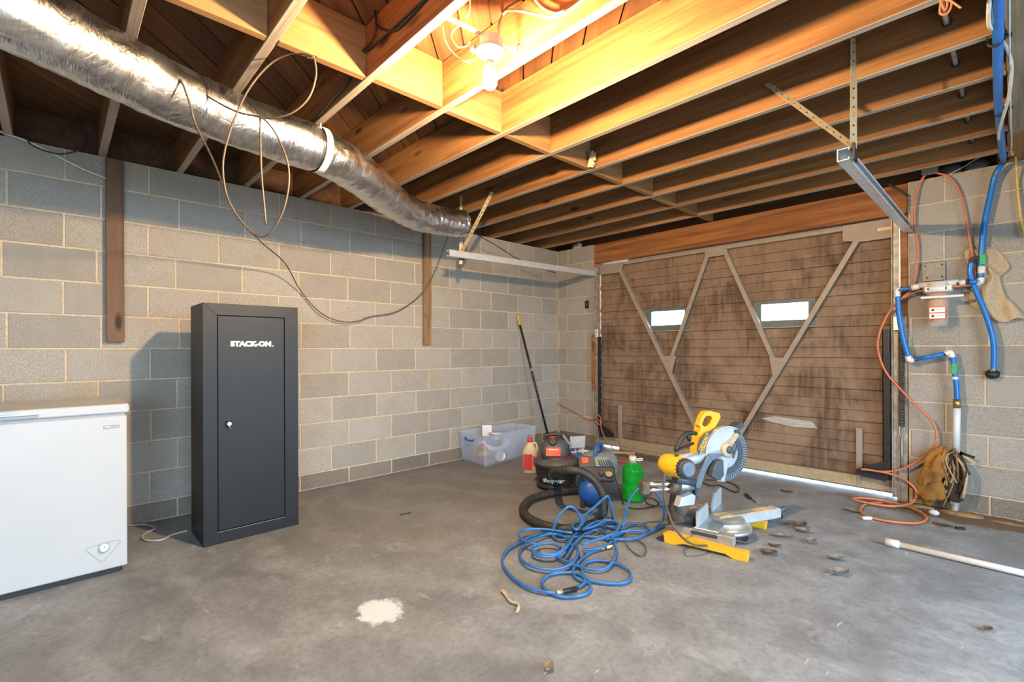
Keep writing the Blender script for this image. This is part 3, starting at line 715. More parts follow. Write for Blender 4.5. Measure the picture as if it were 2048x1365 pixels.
# ---------------------------------------------------------------- foil duct
def wrinkled(path, rf, n=44, amp=0.006, seed=0.0, caps=True):
    P = path; m = len(P); mb = MB(); rings = []; a = None
    for i in range(m):
        d = (P[min(i + 1, m - 1)] - P[max(i - 1, 0)]).normalized()
        if a is None: a, b = basis(d)
        else: a = (a - d * a.dot(d)).normalized(); b = a.cross(d)
        rr = rf(i / (m - 1)); ring = []
        for k in range(n):
            th = 2 * PI * k / n
            q = Vector((math.cos(th) * 2.2 + seed, math.sin(th) * 2.2, i / m * 14))
            tw = Vector((math.cos(th + i * 0.02) * 3.4 + seed, math.sin(th + i * 0.02) * 3.4, i / m * 5)); dsp = amp * (noise.noise(q * 1.1) * 1.1 + (0.35 - abs(noise.noise(tw))) * 1.3 + (0.3 - abs(noise.noise(tw * 2.3))) * 0.7) + amp * 0.25 * math.sin(i * 1.9 + 2.0 * noise.noise(q * 0.8))
            ring.append(mb.bm.verts.new(P[i] + a * ((rr + dsp) * math.cos(th)) + b * ((rr + dsp) * math.sin(th))))
        rings.append(ring)
    for i in range(m - 1): mb.skin(rings[i], rings[i + 1])
    if caps: mb.cap(rings[0], True); mb.cap(rings[-1])
    return mb
t = thing('foil_duct', 'silver foil flexible air duct slung below the joists', 'duct', (1.3, -3.4, 2.1))
pA = smooth_path([(1.98, -5.35, 2.195), (1.865, -4.95, 2.20), (1.763, -4.663, 2.203), (1.634, -4.43, 2.205), (1.52, -4.22, 2.205), (1.43, -3.96, 2.205), (1.38, -3.71, 2.205), (1.35, -3.50, 2.205)], 14)
pB = smooth_path([(1.352, -3.53, 2.205), (1.30, -3.38, 2.195), (1.20, -3.19, 2.185), (1.03, -2.97, 2.175), (0.885, -2.78, 2.175)], 14)
pC = smooth_path([(0.90, -2.81, 2.178), (0.79, -2.62, 2.17), (0.715, -2.42, 2.175), (0.69, -2.20, 2.185), (0.695, -2.02, 2.20)], 14)
obj('duct_length', wrinkled(pA, lambda u: 0.122 - 0.004 * u - 0.02 * max(0, u - 0.95) * 20, amp=0.005, seed=1), 'foil', t)
obj('duct_length', wrinkled(pB, lambda u: 0.112 + 0.006 * math.sin(u * PI) - 0.012 * max(0, 0.06 - u) / 0.06, amp=0.006, seed=4), 'foil', t)
obj('duct_length', wrinkled(pC, lambda u: 0.105 + 0.008 * math.sin(u * PI), amp=0.009, seed=8), 'foil', t)
d0 = (pA[-1] - pA[-4]).normalized(); a0, b0 = basis(d0)
bd = MB(); r0 = bd.ring(pA[-4], a0, b0, 0.120, 40); r1 = bd.ring(pA[-1] + d0 * 0.005, a0, b0, 0.1215, 40); bd.skin(r0, r1); obj('strap_band', bd, 'tape_white', t)
bd = MB(); d1 = (pC[3] - pC[0]).normalized(); a1, b1 = basis(d1); r0 = bd.ring(pC[0], a1, b1, 0.1165, 40); r1 = bd.ring(pC[4], a1, b1, 0.116, 40); bd.skin(r0, r1); obj('foil_tape', bd, 'foil', t)
obj('strap_tail', MB().prism([(0, 0), (0.012, 0), (0.006, 0.05), (0.0, 0.03)], pA[-2] + Vector((0.06, -0.02, 0.075)), (0.7, 0.7, 0), (0, 0, 1), 0.002), 'tape_white', t)

# ---------------------------------------------------------------- cables
def cable(name, label, paths, r, mat, n=6, sub=7, cat='cable', extra=None, group=None):
    if len(paths) == 1 and not extra:
        return tag(obj(name, MB().tube(smooth_path(paths[0], sub), r, n), mat), label, cat, group)
    t = thing(name, label, cat, Vector(paths[0][0]), group)
    for p in paths: obj('strand', MB().tube(smooth_path(p, sub), r, n), mat, t)
    if extra: extra(t)
    return t
loop_a = [(1.957, -3.771, 2.334)] + [(1.907, -3.743, 2.288), (1.887, -3.765, 2.193), (1.839, -3.815, 2.13), (1.78, -3.876, 2.107), (1.744, -3.915, 2.112)] + [(1.672, -3.991, 2.137), (1.585, -4.082, 2.205), (1.52, -4.151, 2.269), (1.476, -4.196, 2.328)]
loop_b = [(1.957, -3.771, 2.33)] + [(1.898, -3.825, 2.35)] + [(1.802, -3.882, 2.331), (1.737, -3.951, 2.225), (1.691, -3.999, 2.09), (1.665, -4.027, 1.965), (1.659, -4.033, 1.871), (1.672, -4.02, 1.767), (1.707, -3.982, 1.673), (1.757, -3.93, 1.606), (1.793, -3.892, 1.618), (1.83, -3.854, 1.703), (1.847, -3.835, 1.814), (1.844, -3.838, 1.912), (1.817, -3.867, 2.016), (1.787, -3.898, 2.079), (1.766, -3.921, 2.102)]
loop_c = [(1.722, -3.908, 2.121), (1.724, -3.907, 2.002), (1.726, -3.904, 1.875), (1.733, -3.897, 1.758), (1.739, -3.891, 1.662)]
def nail(t): obj('staple', MB().tube(smooth_path([(1.93, -3.775, 2.344), (1.93, -3.775, 2.331), (1.945, -3.758, 2.331), (1.945, -3.758, 2.344)], 3), 0.003, 5), 'cable_black', t)
cable('looped_cable', 'brown cable coiled in loops and stapled to the blocking in front of the duct', [loop_a, loop_b, loop_c], 0.0042, 'cable_brown', extra=nail)
drape = [(1.462, -4.211, 2.349)] + [(1.58, -4.189, 2.258)] + [(1.651, -4.172, 2.191), (1.672, -4.15, 2.107)] + [(1.652, -4.127, 2.041)] + [(1.46, -4.024, 1.972)] + [(0.908, -3.807, 1.906)] + [(0.57, -3.582, 1.836)] + [(0.261, -3.326, 1.763)] + [(0.05, -3.145, 1.604), (0.05, -2.988, 1.435), (0.05, -2.821, 1.369), (0.05, -2.667, 1.374)] + [(0.03, -2.541, 1.42), (0.03, -2.295, 1.472), (0.03, -2.083, 1.6)] + [(0.06, -1.958, 1.75), (0.06, -1.848, 1.955)] + [(0.12, -1.801, 2.147)] + [(0.457, -1.96, 2.271)]
cable('draped_cable', 'long thin cable draped from the duct across the left block wall', [drape], 0.0045, 'cable_brown')
cable('wall_cable', 'grey cable sagging along the top of the left wall behind the dark board', [[(0.03, -4.874, 2.398), (0.03, -4.762, 2.356), (0.03, -4.644, 2.33), (0.03, -4.519, 2.278), (0.03, -4.419, 2.235)] + [(0.02, -4.338, 2.215), (0.02, -4.31, 2.204)]], 0.006, 'cable_white')
cable('wall_cable', 'short dark cable looping out of the joists above the left wall', [[(0.04, -4.684, 2.434), (0.04, -4.658, 2.388), (0.04, -4.648, 2.325), (0.04, -4.603, 2.301), (0.04, -4.529, 2.293), (0.04, -4.453, 2.329), (0.04, -4.403, 2.398), (0.04, -4.419, 2.454), (0.04, -4.441, 2.552)]], 0.004, 'cable_black')
cable('joist_cable', 'black cable pair running along a joist left of the bulb', [[(2.494, -3.545, 2.428), (2.325, -3.545, 2.433), (2.172, -3.545, 2.435), (2.023, -3.545, 2.443), (1.871, -3.545, 2.465)], [(2.047, -3.55, 2.594), (2.064, -3.55, 2.521), (2.032, -3.55, 2.462), (1.876, -3.55, 2.458)], [(2.455, -3.54, 2.433), (2.299, -3.54, 2.419), (2.203, -3.54, 2.426), (2.101, -3.54, 2.48), (2.036, -3.54, 2.54)]], 0.0055, 'cable_black')
cable('joist_cable', 'dark cable stapled along the joist above the duct strap', [[(1.803, -3.545, 2.397), (1.75, -3.545, 2.379), (1.591, -3.545, 2.368), (1.454, -3.545, 2.353), (1.305, -3.545, 2.36)]], 0.005, 'cable_black')
cable('track_cable', 'dark wire hanging from the duct end to the left door track', [[(0.70, -2.05, 2.29)] + [(0.45, -1.725, 2.235)] + [(0.4, -1.401, 2.161)] + [(0.35, -1.079, 2.086), (0.35, -0.818, 2.029)] + [(0.45, -0.729, 1.984), (0.45, -0.566, 1.969)]], 0.004, 'cable_black')

# ---------------------------------------------------------------- ceiling lamp
lx, ly = 2.513, -3.30
t = thing('ceiling_lamp', 'bare glowing bulb in a porcelain holder hung between two joists', 'lamp', (lx, ly, 2.15))
obj('bar_hanger', MB().bar((2.50, -3.496, 2.349), (lx, ly - 0.05, 2.352), 0.02, 0.006), 'galv', t)
obj('bar_hanger', MB().bar((lx, ly + 0.03, 2.352), (2.50, -3.13, 2.376), 0.010, 0.004).box((2.478, -3.136, 2.35), (2.51, -3.129, 2.40)), 'galv', t)
obj('junction_box', MB().lathe([(0.050, 0), (0.052, 0.002), (0.052, 0.038), (0.045, 0.040)], (lx, ly, 2.310), n=8, smooth=False).box((lx - 0.07, ly - 0.03, 2.315), (lx - 0.045, ly + 0.02, 2.343), 0.002).box((lx - 0.075, ly - 0.045, 2.318), (lx - 0.05, ly - 0.02, 2.335), 0.002), 'galv_dull', t)
h = obj('lampholder', MB().lathe([(0.020, -0.028), (0.024, -0.022), (0.026, -0.004), (0.045, -0.002), (0.056, 0.006), (0.057, 0.016), (0.050, 0.020)], (lx, ly, 2.290), n=32), 'porcelain', t)
obj('screw', MB().cyl((lx - 0.018, ly - 0.034, 2.283), (lx - 0.018, ly - 0.034, 2.290), 0.004, n=8), 'brass', h)
b = obj('bulb', MB().lathe([(0.003, 2.152), (0.012, 2.154), (0.021, 2.160), (0.0265, 2.172), (0.0275, 2.190), (0.026, 2.212), (0.022, 2.226)], (lx, ly, 0), n=24), 'bulb_glow', t)
obj('bulb_base', MB().lathe([(0.0222, 2.226), (0.019, 2.242), (0.015, 2.250), (0.015, 2.264)], (lx, ly, 0), n=20), 'porcelain', b)
cable('lamp_cable', 'pale sheathed cable running from the lamp box along the lit joist', [[(lx + 0.02, ly + 0.035, 2.345), (lx + 0.02, ly + 0.03, 2.40)] + [(2.428, -3.16, 2.544), (2.466, -3.16, 2.553), (2.541, -3.16, 2.514)] + [(2.638, -3.145, 2.455), (2.704, -3.145, 2.412), (2.779, -3.145, 2.399), (2.838, -3.145, 2.4), (2.895, -3.145, 2.406)], [(2.602, -3.15, 2.548), (2.656, -3.15, 2.473), (2.721, -3.15, 2.417), (2.771, -3.15, 2.401)]], 0.006, 'cable_grey')
cable('lamp_cable', 'thin bare wire curling beside the lamp box', [[(2.539, -3.42, 2.43), (2.533, -3.42, 2.387), (2.493, -3.42, 2.369)] + [(2.413, -3.4, 2.389), (2.396, -3.4, 2.367), (2.435, -3.4, 2.313), (2.489, -3.4, 2.291), (2.513, -3.4, 2.298)], [(2.392, -3.44, 2.396), (2.408, -3.44, 2.334), (2.456, -3.44, 2.263), (2.533, -3.44, 2.197)] + [(2.482, -3.35, 2.265)]], 0.0028, 'cable_white')

# ================================================================ things on the floor
CAMD = Vector((0.657, -0.754, 0)); CAMR = Vector((0.754, 0.657, 0)); UP = Vector((0, 0, 1))

# ---------------------------------------------------------------- pole leaning in the corner
t = thing('broom_pole', 'black pole with a yellow tip leaning on the left wall', 'pole', (0.29, -0.46, 0))
pb, pt = Vector((0.29, -0.46, 0.008)), Vector((0.022, -0.725, 1.512)); dv = (pt - pb)
obj('shaft', MB().tube([pb, pb + dv * 0.93], 0.0125, 12), 'black_steel', t)
obj('grip', MB().tube([pb + dv * 0.93, pb + dv * 0.99, pt], 0.0145, 12), 'yellow_tip', t)
obj('ferrule', MB().tube([pb + dv * 0.58, pb + dv * 0.60], 0.0145, 12), 'grey_plastic', t)

# ---------------------------------------------------------------- clear tote
t = thing('storage_tote', 'large clear plastic tote without a lid beside the left wall', 'tote', (0.27, -1.16, 0))
B4 = [(0.47, -1.60), (0.355, -0.80), (0.02 + 0.03, -0.84), (0.02 + 0.02, -1.55)]
cxx, cyy = sum(p[0] for p in B4) / 4, sum(p[1] for p in B4) / 4
def tote_ring(s, z):   # rounded corners
    out = []
    for k in range(4):
        p, q, w = Vector(B4[k - 1]), Vector(B4[k]), Vector(B4[(k + 1) % 4])
        for f in (0.06, 0.02, 0.0):
            v = q.lerp(p, f) if f else q.lerp((p + w) / 2, 0.015); out.append(v)
        out.append(q.lerp(w, 0.02)); out.append(q.lerp(w, 0.06))
    return [Vector((cxx + (v.x - cxx) * s, cyy + (v.y - cyy) * s, z)) for v in out]
tb = MB()
def tr(s, z): return [tb.bm.verts.new(v) for v in tote_ring(s, z)]
a_ = tr(0.965, 0.004); b_ = tr(0.99, 0.02); c_ = tr(1.06, 0.285); d_ = tr(1.085, 0.290); e_ = tr(1.085, 0.302); f_ = tr(1.045, 0.302); g_ = tr(0.975, 0.03)
tb.cap(a_, True)
for r0, r1 in ((a_, b_), (b_, c_), (c_, d_), (d_, e_), (e_, f_), (f_, g_)): tb.skin(r0, r1, False)
tb.cap(g_)
obj('tub', tb, 'tote', t)
for (p, q) in ((B4[0], B4[3]), (B4[1], B4[2])):
    p, q = Vector((*p, 0)), Vector((*q, 0)); m_ = (p + q) / 2; outw = (m_ - Vector((cxx, cyy, 0))).normalized()
    obj('handle', MB().tube(smooth_path([m_.lerp(p, 0.35) + outw * 0.035 + UP * 0.262, m_.lerp(p, 0.3) + outw * 0.05 + UP * 0.25, m_ + outw * 0.052 + UP * 0.243, m_.lerp(q, 0.3) + outw * 0.05 + UP * 0.25, m_.lerp(q, 0.35) + outw * 0.035 + UP * 0.262], 4), 0.009, 8), 'handle_blue', t)
# what lies in the tote
t = thing('plastic_jug', 'yellow and red jug lying inside the clear tote', 'jug', (0.25, -1.44, 0.03))
obj('body', MB().lathe([(0.02, 0), (0.062, 0.004), (0.066, 0.02), (0.066, 0.085), (0.05, 0.125), (0.02, 0.15), (0.02, 0.165)], (0.25, -1.44, 0.02), n=20), 'red', t)
obj('label', MB().lathe([(0.0665, 0), (0.0675, 0.002), (0.0675, 0.05), (0.0665, 0.052)], (0.25, -1.44, 0.07), n=20), 'yellow_tip', t)
t = thing('drain_pipe', 'white bent drain pipe lying inside the clear tote', 'pipe', (0.27, -1.25, 0.03))
obj('elbow', MB().tube(smooth_path([(0.20, -1.43, 0.20), (0.23, -1.38, 0.14), (0.29, -1.32, 0.115), (0.33, -1.24, 0.13), (0.33, -1.17, 0.18)], 6), 0.030, 14), 'white_plastic', t)
obj('trap_cup', MB().lathe([(0.04, 0), (0.044, 0.002), (0.044, 0.055), (0.075, 0.058), (0.076, 0.066), (0.03, 0.068)], (0.24, -1.25, 0.205), n=24), 'white_plastic', t)
t = thing('white_bracket', 'square white plastic plate sticking out of the clear tote', 'plate', (0.15, -1.25, 0.2))
obj('plate', MB().obox((0.15, -1.30, 0.285), (0.6, 0.8, 0), (-0.8, 0.6, 0), UP, 0.10, 0.012, 0.12, 0.004), 'white_plastic', t)
tag(obj('pipe_coupling', MB().lathe([(0.046, 0), (0.052, 0.002), (0.052, 0.05), (0.046, 0.052), (0.040, 0.050)], (0.37, -1.32, 0.065), (0.8, -0.6, 0.1), n=24), 'white_plastic'), 'round white coupling lying inside the clear tote', 'coupling')
tag(obj('filter_canister', MB().lathe([(0.05, 0), (0.055, 0.005), (0.055, 0.12), (0.045, 0.13), (0.045, 0.16), (0.03, 0.165)], (0.17, -1.05, 0.02), n=20), 'paper'), 'grey white canister standing in the back of the clear tote', 'canister')

# ---------------------------------------------------------------- jugs in front of the tote
def jug(name, label, c, h, w, mat, lab, cap, ring):
    c = Vector(c); t = thing(name, label, 'jug', c)
    mb = MB(); prof = [(0.88, 0.0), (1.0, 0.02), (1.0, 0.58), (0.97, 0.66), (0.62, 0.80), (0.36, 0.87), (0.33, 0.91)]
    prev = None
    for s, z in prof:
        rg = []
        for k in range(24):
            a = 2 * PI * k / 24; ca, sa = math.cos(a), math.sin(a); p = 3.2 if z < 0.7 else 2.2
            q = (abs(ca) ** p + abs(sa) ** p) ** (-1 / p)
            rg.append(mb.bm.verts.new(c + CAMR * (w * s * q * ca) + CAMD * (w * 0.75 * s * q * sa) + UP * (h * z)))
        if prev: mb.skin(prev, rg)
        else: mb.cap(rg, True)
        prev = rg
    mb.cap(prev)
    hp = [c + CAMR * (w * 0.30) + UP * (h * 0.86), c + CAMR * (w * 0.75) + UP * (h * 0.87), c + CAMR * (w * 1.0) + UP * (h * 0.74), c + CAMR * (w * 0.96) + UP * (h * 0.60)]
    obj('body', mb, mat, t); obj('grip', MB().tube(smooth_path(hp, 4), w * 0.17, 8), mat, t)
    if lab: obj('label', MB().obox(c + CAMD * (w * 0.75) + UP * h * 0.33 - CAMR * w * 0.25, CAMR, CAMD, UP, w * 1.2, 0.004, h * 0.46), lab, t)
    cp = obj('cap', MB().lathe([(w * 0.36, 0), (w * 0.38, 0.003), (w * 0.38, h * 0.09), (w * 0.30, h * 0.10)], c + UP * (h * 0.905), n=18), cap, t)
    if ring: obj('pull_ring', MB().tube([c + UP * (h * 1.06) + CAMR * (0.016 * math.cos(2 * PI * k / 14)) + UP * (0.016 * math.sin(2 * PI * k / 14)) for k in range(14)], 0.005, 6, closed=True), cap, cp)
    return t
jug('plastic_jug', 'cream jug with a red label and red ring cap in front of the tote', (0.86, -1.39, 0), 0.31, 0.066, 'cream', 'red', 'red', True)
jug('plastic_jug', 'clear bottle with a white cap between the tote and the vacuum', (0.88, -1.12, 0), 0.30, 0.06, 'bottle_clear', 'paper', 'white_plastic', False)

# ---------------------------------------------------------------- opened carton of parts behind the vacuum
t = thing('parts_carton', 'torn blue and white carton of parts on the floor by the door jamb', 'box', (0.95, -0.75, 0))
cc = Vector((0.97, -0.78, 0)); 
cb = MB()
for s in (-1, 1):
    cb.obox(cc + CAMR * 0.13 * s + UP * 0.06, CAMR, CAMD, UP, 0.004, 0.22, 0.12); cb.obox(cc + CAMD * 0.11 * s + UP * 0.06, CAMR, CAMD, UP, 0.26, 0.004, 0.12)
cb.obox(cc + UP * 0.004, CAMR, CAMD, UP, 0.26, 0.22, 0.006)
obj('carton', cb, 'carton_blue', t)
obj('white_band', MB().obox(cc + CAMD * 0.114 + UP * 0.045, CAMR, CAMD, UP, 0.20, 0.003, 0.05), 'print_white', t)
obj('red_corner', MB().lathe([(0.036, 0), (0.036, 0.004)], cc + CAMD * 0.116 - CAMR * 0.10 + UP * 0.045, CAMD, 18), 'red', t)
obj('flap', MB().obox(cc - CAMD * 0.10 - CAMR * 0.03 + UP * 0.19, CAMR + UP * 0.06, CAMD - UP * 0.3, UP + CAMD * 0.3, 0.15, 0.003, 0.13), 'paper', t)
obj('flap', MB().obox(cc + CAMR * 0.16 + UP * 0.15, CAMR + UP * 0.8, CAMD, UP - CAMR * 0.8, 0.11, 0.17, 0.003), 'cardboard', t)
t = thing('small_parts', 'pile of bagged metal parts lying inside the torn carton', 'parts', cc)
rs = random.Random(3)
for k in range(9):
    q = cc + CAMR * rs.uniform(-0.10, 0.10) + CAMD * rs.uniform(-0.08, 0.08) + UP * 0.12
    d_ = Vector((rs.uniform(-1, 1), rs.uniform(-1, 1), rs.uniform(-0.2, 0.3))).normalized() * 0.035
    obj('part_piece', MB().cyl(q - d_, q + d_, 0.012, 0.009, 7), rs.choice(['paper', 'white_plastic', 'galv']), t)
cable('trailing_cable', 'orange brown cable tied to the left door jamb and trailing to the floor', [[(-0.07, -0.02, 0.483), (0.085, -0.02, 0.433), (0.281, -0.02, 0.371), (0.468, -0.02, 0.3), (0.576, -0.02, 0.323)] + [(0.675, -0.06, 0.314), (0.696, -0.06, 0.214), (0.756, -0.06, 0.109)] + [(0.837, -0.08, 0.05)] + [(0.898, -0.092, 0.006), (1.091, -0.146, 0.006), (1.13, -0.14, 0.006)], [(0.606, -0.06, 0.33), (0.641, -0.06, 0.379), (0.689, -0.06, 0.338), (0.675, -0.06, 0.269), (0.634, -0.06, 0.293)]], 0.0055, 'cord_orange', cat='cable')
cable('foam_backer_rod', 'grey curled weather strip lying under the left end of the garage door', [[(0.72, -0.18, 0.02), (0.908, -0.248, 0.02), (1.017, -0.173, 0.02), (1.155, -0.103, 0.02)]], 0.018, 'cardboard', cat='strip')

# ---------------------------------------------------------------- wet and dry vacuum
vc = Vector((1.335, -1.565, 0))
t = thing('shop_vacuum', 'black and grey wet dry vacuum with an orange label', 'vacuum', vc)
obj('drum', MB().lathe([(0.140, 0.03), (0.150, 0.04), (0.166, 0.11), (0.176, 0.182), (0.184, 0.187), (0.184, 0.200), (0.176, 0.204)], vc, n=40), 'vac_black', t)
bs = MB().lathe([(0.150, 0.015), (0.165, 0.018), (0.165, 0.04), (0.148, 0.05)], vc, n=32)
obj('caster_base', bs, 'vac_black', t)
for k in range(4):
    a = R(20 + 90 * k); q = vc + Vector((math.cos(a), math.sin(a), 0)) * 0.150
    c_ = obj('caster', MB().cyl(q + Vector((-math.sin(a), math.cos(a), 0)) * 0.011 + UP * 0.017, q - Vector((-math.sin(a), math.cos(a), 0)) * 0.011 + UP * 0.017, 0.017, n=14), 'vac_black', t)
obj('drum_lid', MB().lathe([(0.184, 0.202), (0.188, 0.206), (0.186, 0.217), (0.168, 0.236), (0.142, 0.252), (0.120, 0.258)], vc, n=40), 'vac_grey', t)
head = MB(); prev = None
for z, rx, ry in ((0.250, 0.118, 0.135), (0.31, 0.118, 0.132), (0.36, 0.105, 0.115), (0.388, 0.085, 0.092), (0.398, 0.055, 0.06)):
    rg = []
    for k in range(28):
        a = 2 * PI * k / 28; p = 3.0; ca, sa = math.cos(a), math.sin(a); q = (abs(ca) ** p + abs(sa) ** p) ** (-1 / p)
        rg.append(head.bm.verts.new(vc - CAMR * 0.01 + CAMR * (rx * q * ca) + CAMD * (ry * q * sa) + UP * z))
    if prev: head.skin(prev, rg)
    else: head.cap(rg, True)
    prev = rg
head.cap(prev)
hd = obj('motor_head', head, 'vac_grey', t)
obj('head_trim', MB().lathe([(0.146, 0.249), (0.146, 0.255), (0.134, 0.268), (0.12, 0.268)], vc, n=36), 'maroon', t)
lb = obj('front_label', MB().obox(vc + CAMD * 0.131 - CAMR * 0.025 + UP * 0.312, CAMR, CAMD + UP * 0.10, UP - CAMD * 0.10, 0.118, 0.010, 0.068, 0.003), 'orange_label', hd)
flat_text('label_lettering', 'shop·vac', 0.03, vc + CAMD * 0.1345 - CAMR * 0.025 + UP * 0.331, CAMR, UP - CAMD * 0.12, 'print_white', hd, bold=0.001, width=0.075, height=0.014)
obj('carry_handle', MB().tube(smooth_path([vc - CAMR * 0.095 + UP * 0.385, vc - CAMR * 0.085 + UP * 0.415, vc - CAMR * 0.03 + UP * 0.43, vc + CAMR * 0.05 + UP * 0.425, vc + CAMR * 0.085 + UP * 0.40, vc + CAMR * 0.10 + UP * 0.37], 5), 0.016, 10), 'vac_black', hd)
obj('handle_rib', MB().obox(vc + CAMR * 0.085 + CAMD * 0.02 + UP * 0.385, CAMR - UP * 1.4, CAMD, UP + CAMR, 0.12, 0.05, 0.018, 0.005), 'comp_grey', hd)
obj('power_switch', MB().obox(vc - CAMR * 0.03 + CAMD * 0.055 + UP * 0.412, CAMR, CAMD, UP, 0.045, 0.04, 0.022, 0.006), 'red', hd)
obj('exhaust_knob', MB().lathe([(0.03, 0), (0.034, 0.004), (0.032, 0.03), (0.024, 0.036)], vc - CAMR * 0.03 + CAMD * 0.085 + UP * 0.374, CAMD + UP * 0.7, 20), 'vac_black', hd)
for s in (-1, 1):
    q = vc + CAMR * 0.186 * s
    obj('latch', MB().obox(q + UP * 0.205, CAMR, CAMD, UP, 0.018, 0.05, 0.075, 0.004), 'red' if s < 0 else 'vac_black', t)
me = text_mesh('shop·vac', 0.05, 0.0008)
ang = math.atan2(CAMD.y, CAMD.x) - 0.16
xs = [v.co.x for v in me.vertices]; kx = 0.185 / (max(xs) - min(xs))
for v in me.vertices:
    z_ = 0.088 + v.co.y * kx * 0.95; rr = 0.161 + (z_ - 0.088) * 0.21 + 0.0015 + v.co.z; th = ang + v.co.x * kx / 0.168
    v.co = Vector((rr * math.cos(th), rr * math.sin(th), z_))
link('drum_lettering', me, 'print_white', t, at=vc)
obj('hose_port', MB().lathe([(0.042, 0), (0.042, 0.03), (0.034, 0.034), (0.034, 0.05)], vc + CAMD * 0.155 - CAMR * 0.03 + UP * 0.145, CAMD, 20), 'vac_black', t)
obj('drain_cap', MB().lathe([(0.03, 0), (0.03, 0.012), (0.024, 0.014)], vc + CAMD * 0.140 + CAMR * 0.07 + UP * 0.065, CAMD + CAMR * 0.4, 18), 'vac_black', t)
hpth = [vc + CAMD * 0.19 - CAMR * 0.03 + UP * 0.145, vc + CAMD * 0.235 - CAMR * 0.01 + UP * 0.15] + [(1.768, -2.077, 0.293), (1.919, -2.125, 0.342), (2.015, -2.09, 0.337), (2.101, -2.064, 0.285), (2.149, -2.051, 0.198), (2.147, -2.053, 0.104)] + [(2.097, -2.043, 0.035), (2.1, -2.201, 0.035), (2.03, -2.308, 0.035), (1.9, -2.346, 0.035), (1.741, -2.318, 0.035), (1.603, -2.221, 0.035), (1.499, -2.045, 0.035), (1.494, -1.879, 0.035), (1.541, -1.703, 0.035), (1.61, -1.575, 0.035)]
sp = smooth_path(hpth, 26)
obj('hose', MB().tube(sp, 0.026, 14, rfun=lambda u: 0.0265 + 0.0022 * math.sin(u * len(sp) * 2.1)), 'hose_black', t)
obj('hose_cuff', MB().tube(sp[-26:] + [sp[-1] + (sp[-1] - sp[-6]) * 1.5], 0.031, 14), 'vac_black', t)

# ---------------------------------------------------------------- small air compressor beside the vacuum
kc = Vector((1.74, -1.60, 0))
t = thing('air_compressor', 'small air compressor with a round blue tank and grey shroud', 'compressor', kc)
ax_ = Vector((-0.62, 0.785, 0)); tf = Vector((1.885, -1.83, 0.108))
prof = [(0.0, 0.0)] + [(0.090 * math.sin(R(a)), 0.06 * (1 - math.cos(R(a)))) for a in range(10, 91, 10)] + [(0.09, 0.30)] + [(0.090 * math.cos(R(a)), 0.30 + 0.06 * math.sin(R(a))) for a in range(10, 90, 10)] + [(0.004, 0.36)]
obj('tank', MB().lathe(prof, tf, ax_, 32), 'tank_blue', t)
for s in (0.05, 0.29):
    for q in (-1, 1): obj('foot', MB().obox(tf + ax_ * s + CAMR * 0.06 * q - UP * 0.062, CAMR, CAMD, UP, 0.03, 0.03, 0.092, 0.004), 'vac_black', t)
sh = MB(); prev = None
sc_ = kc + CAMR * 0.04
for z, rx, ry in ((0.175, 0.09, 0.12), (0.20, 0.135, 0.15), (0.29, 0.142, 0.155), (0.335, 0.125, 0.13), (0.352, 0.085, 0.08)):
    rg = []
    for k in range(8):
        a = 2 * PI * (k + 0.5) / 8; rg.append(sh.bm.verts.new(sc_ + CAMR * (rx * math.cos(a)) + CAMD * (ry * math.sin(a)) + UP * z))
    if prev: sh.skin(prev, rg, False)
    else: sh.cap(rg, True)
    prev = rg
sh.cap(prev)
bmesh.ops.bevel(sh.bm, geom=list(sh.bm.edges), offset=0.008, segments=2, affect='EDGES')
shd = obj('shroud', sh, 'comp_grey', t)
obj('control_panel', MB().obox(kc + CAMD * 0.155 + CAMR * 0.02 + UP * 0.225, CAMR, CAMD + UP * 0.45, UP - CAMD * 0.45, 0.235, 0.055, 0.105, 0.012, 2), 'vac_black', t)
obj('gauge', MB().lathe([(0.026, 0), (0.026, 0.008), (0.022, 0.010)], kc + CAMD * 0.185 + CAMR * 0.09 + UP * 0.232, CAMD * 0.6 + UP, 20), 'cardboard', t)
obj('gauge_rim', MB().lathe([(0.031, 0), (0.031, 0.006), (0.027, 0.007)], kc + CAMD * 0.184 + CAMR * 0.09 + UP * 0.231, CAMD * 0.6 + UP, 20), 'vac_black', t)
obj('regulator_knob', MB().lathe([(0.017, 0), (0.018, 0.006), (0.016, 0.03), (0.012, 0.032)], kc + CAMD * 0.19 + CAMR * 0.035 + UP * 0.235, CAMD * 0.5 + UP, 16), 'vac_grey', t)
obj('orange_badge', MB().obox(kc + CAMD * 0.135 - CAMR * 0.075 + UP * 0.318, CAMR, CAMD + UP * 0.9, UP - CAMD * 0.9, 0.05, 0.012, 0.05, 0.003), 'orange_label', t)
obj('badge_plate', MB().obox(kc + CAMD * 0.130 - CAMR * 0.06 + UP * 0.308, CAMR, CAMD + UP * 0.9, UP - CAMD * 0.9, 0.12, 0.012, 0.09, 0.006), 'vac_grey', t)
obj('carry_handle', MB().tube(smooth_path([kc + CAMD * 0.09 + CAMR * 0.0 + UP * 0.31, kc + CAMD * 0.09 + CAMR * 0.005 + UP * 0.375, kc + CAMD * 0.05 + CAMR * 0.02 + UP * 0.415, kc + CAMR * 0.05 + UP * 0.41, kc - CAMD * 0.03 + CAMR * 0.06 + UP * 0.35], 5), 0.015, 10), 'handle_blue', t)
for k in range(6):
    q = sc_ + CAMD * 0.146 + CAMR * (-0.01 + 0.017 * k) + UP * 0.30
    obj('vent_slot', MB().obox(q, CAMR, CAMD, UP - CAMR * 0.4, 0.007, 0.012, 0.05), 'print_dark', shd)
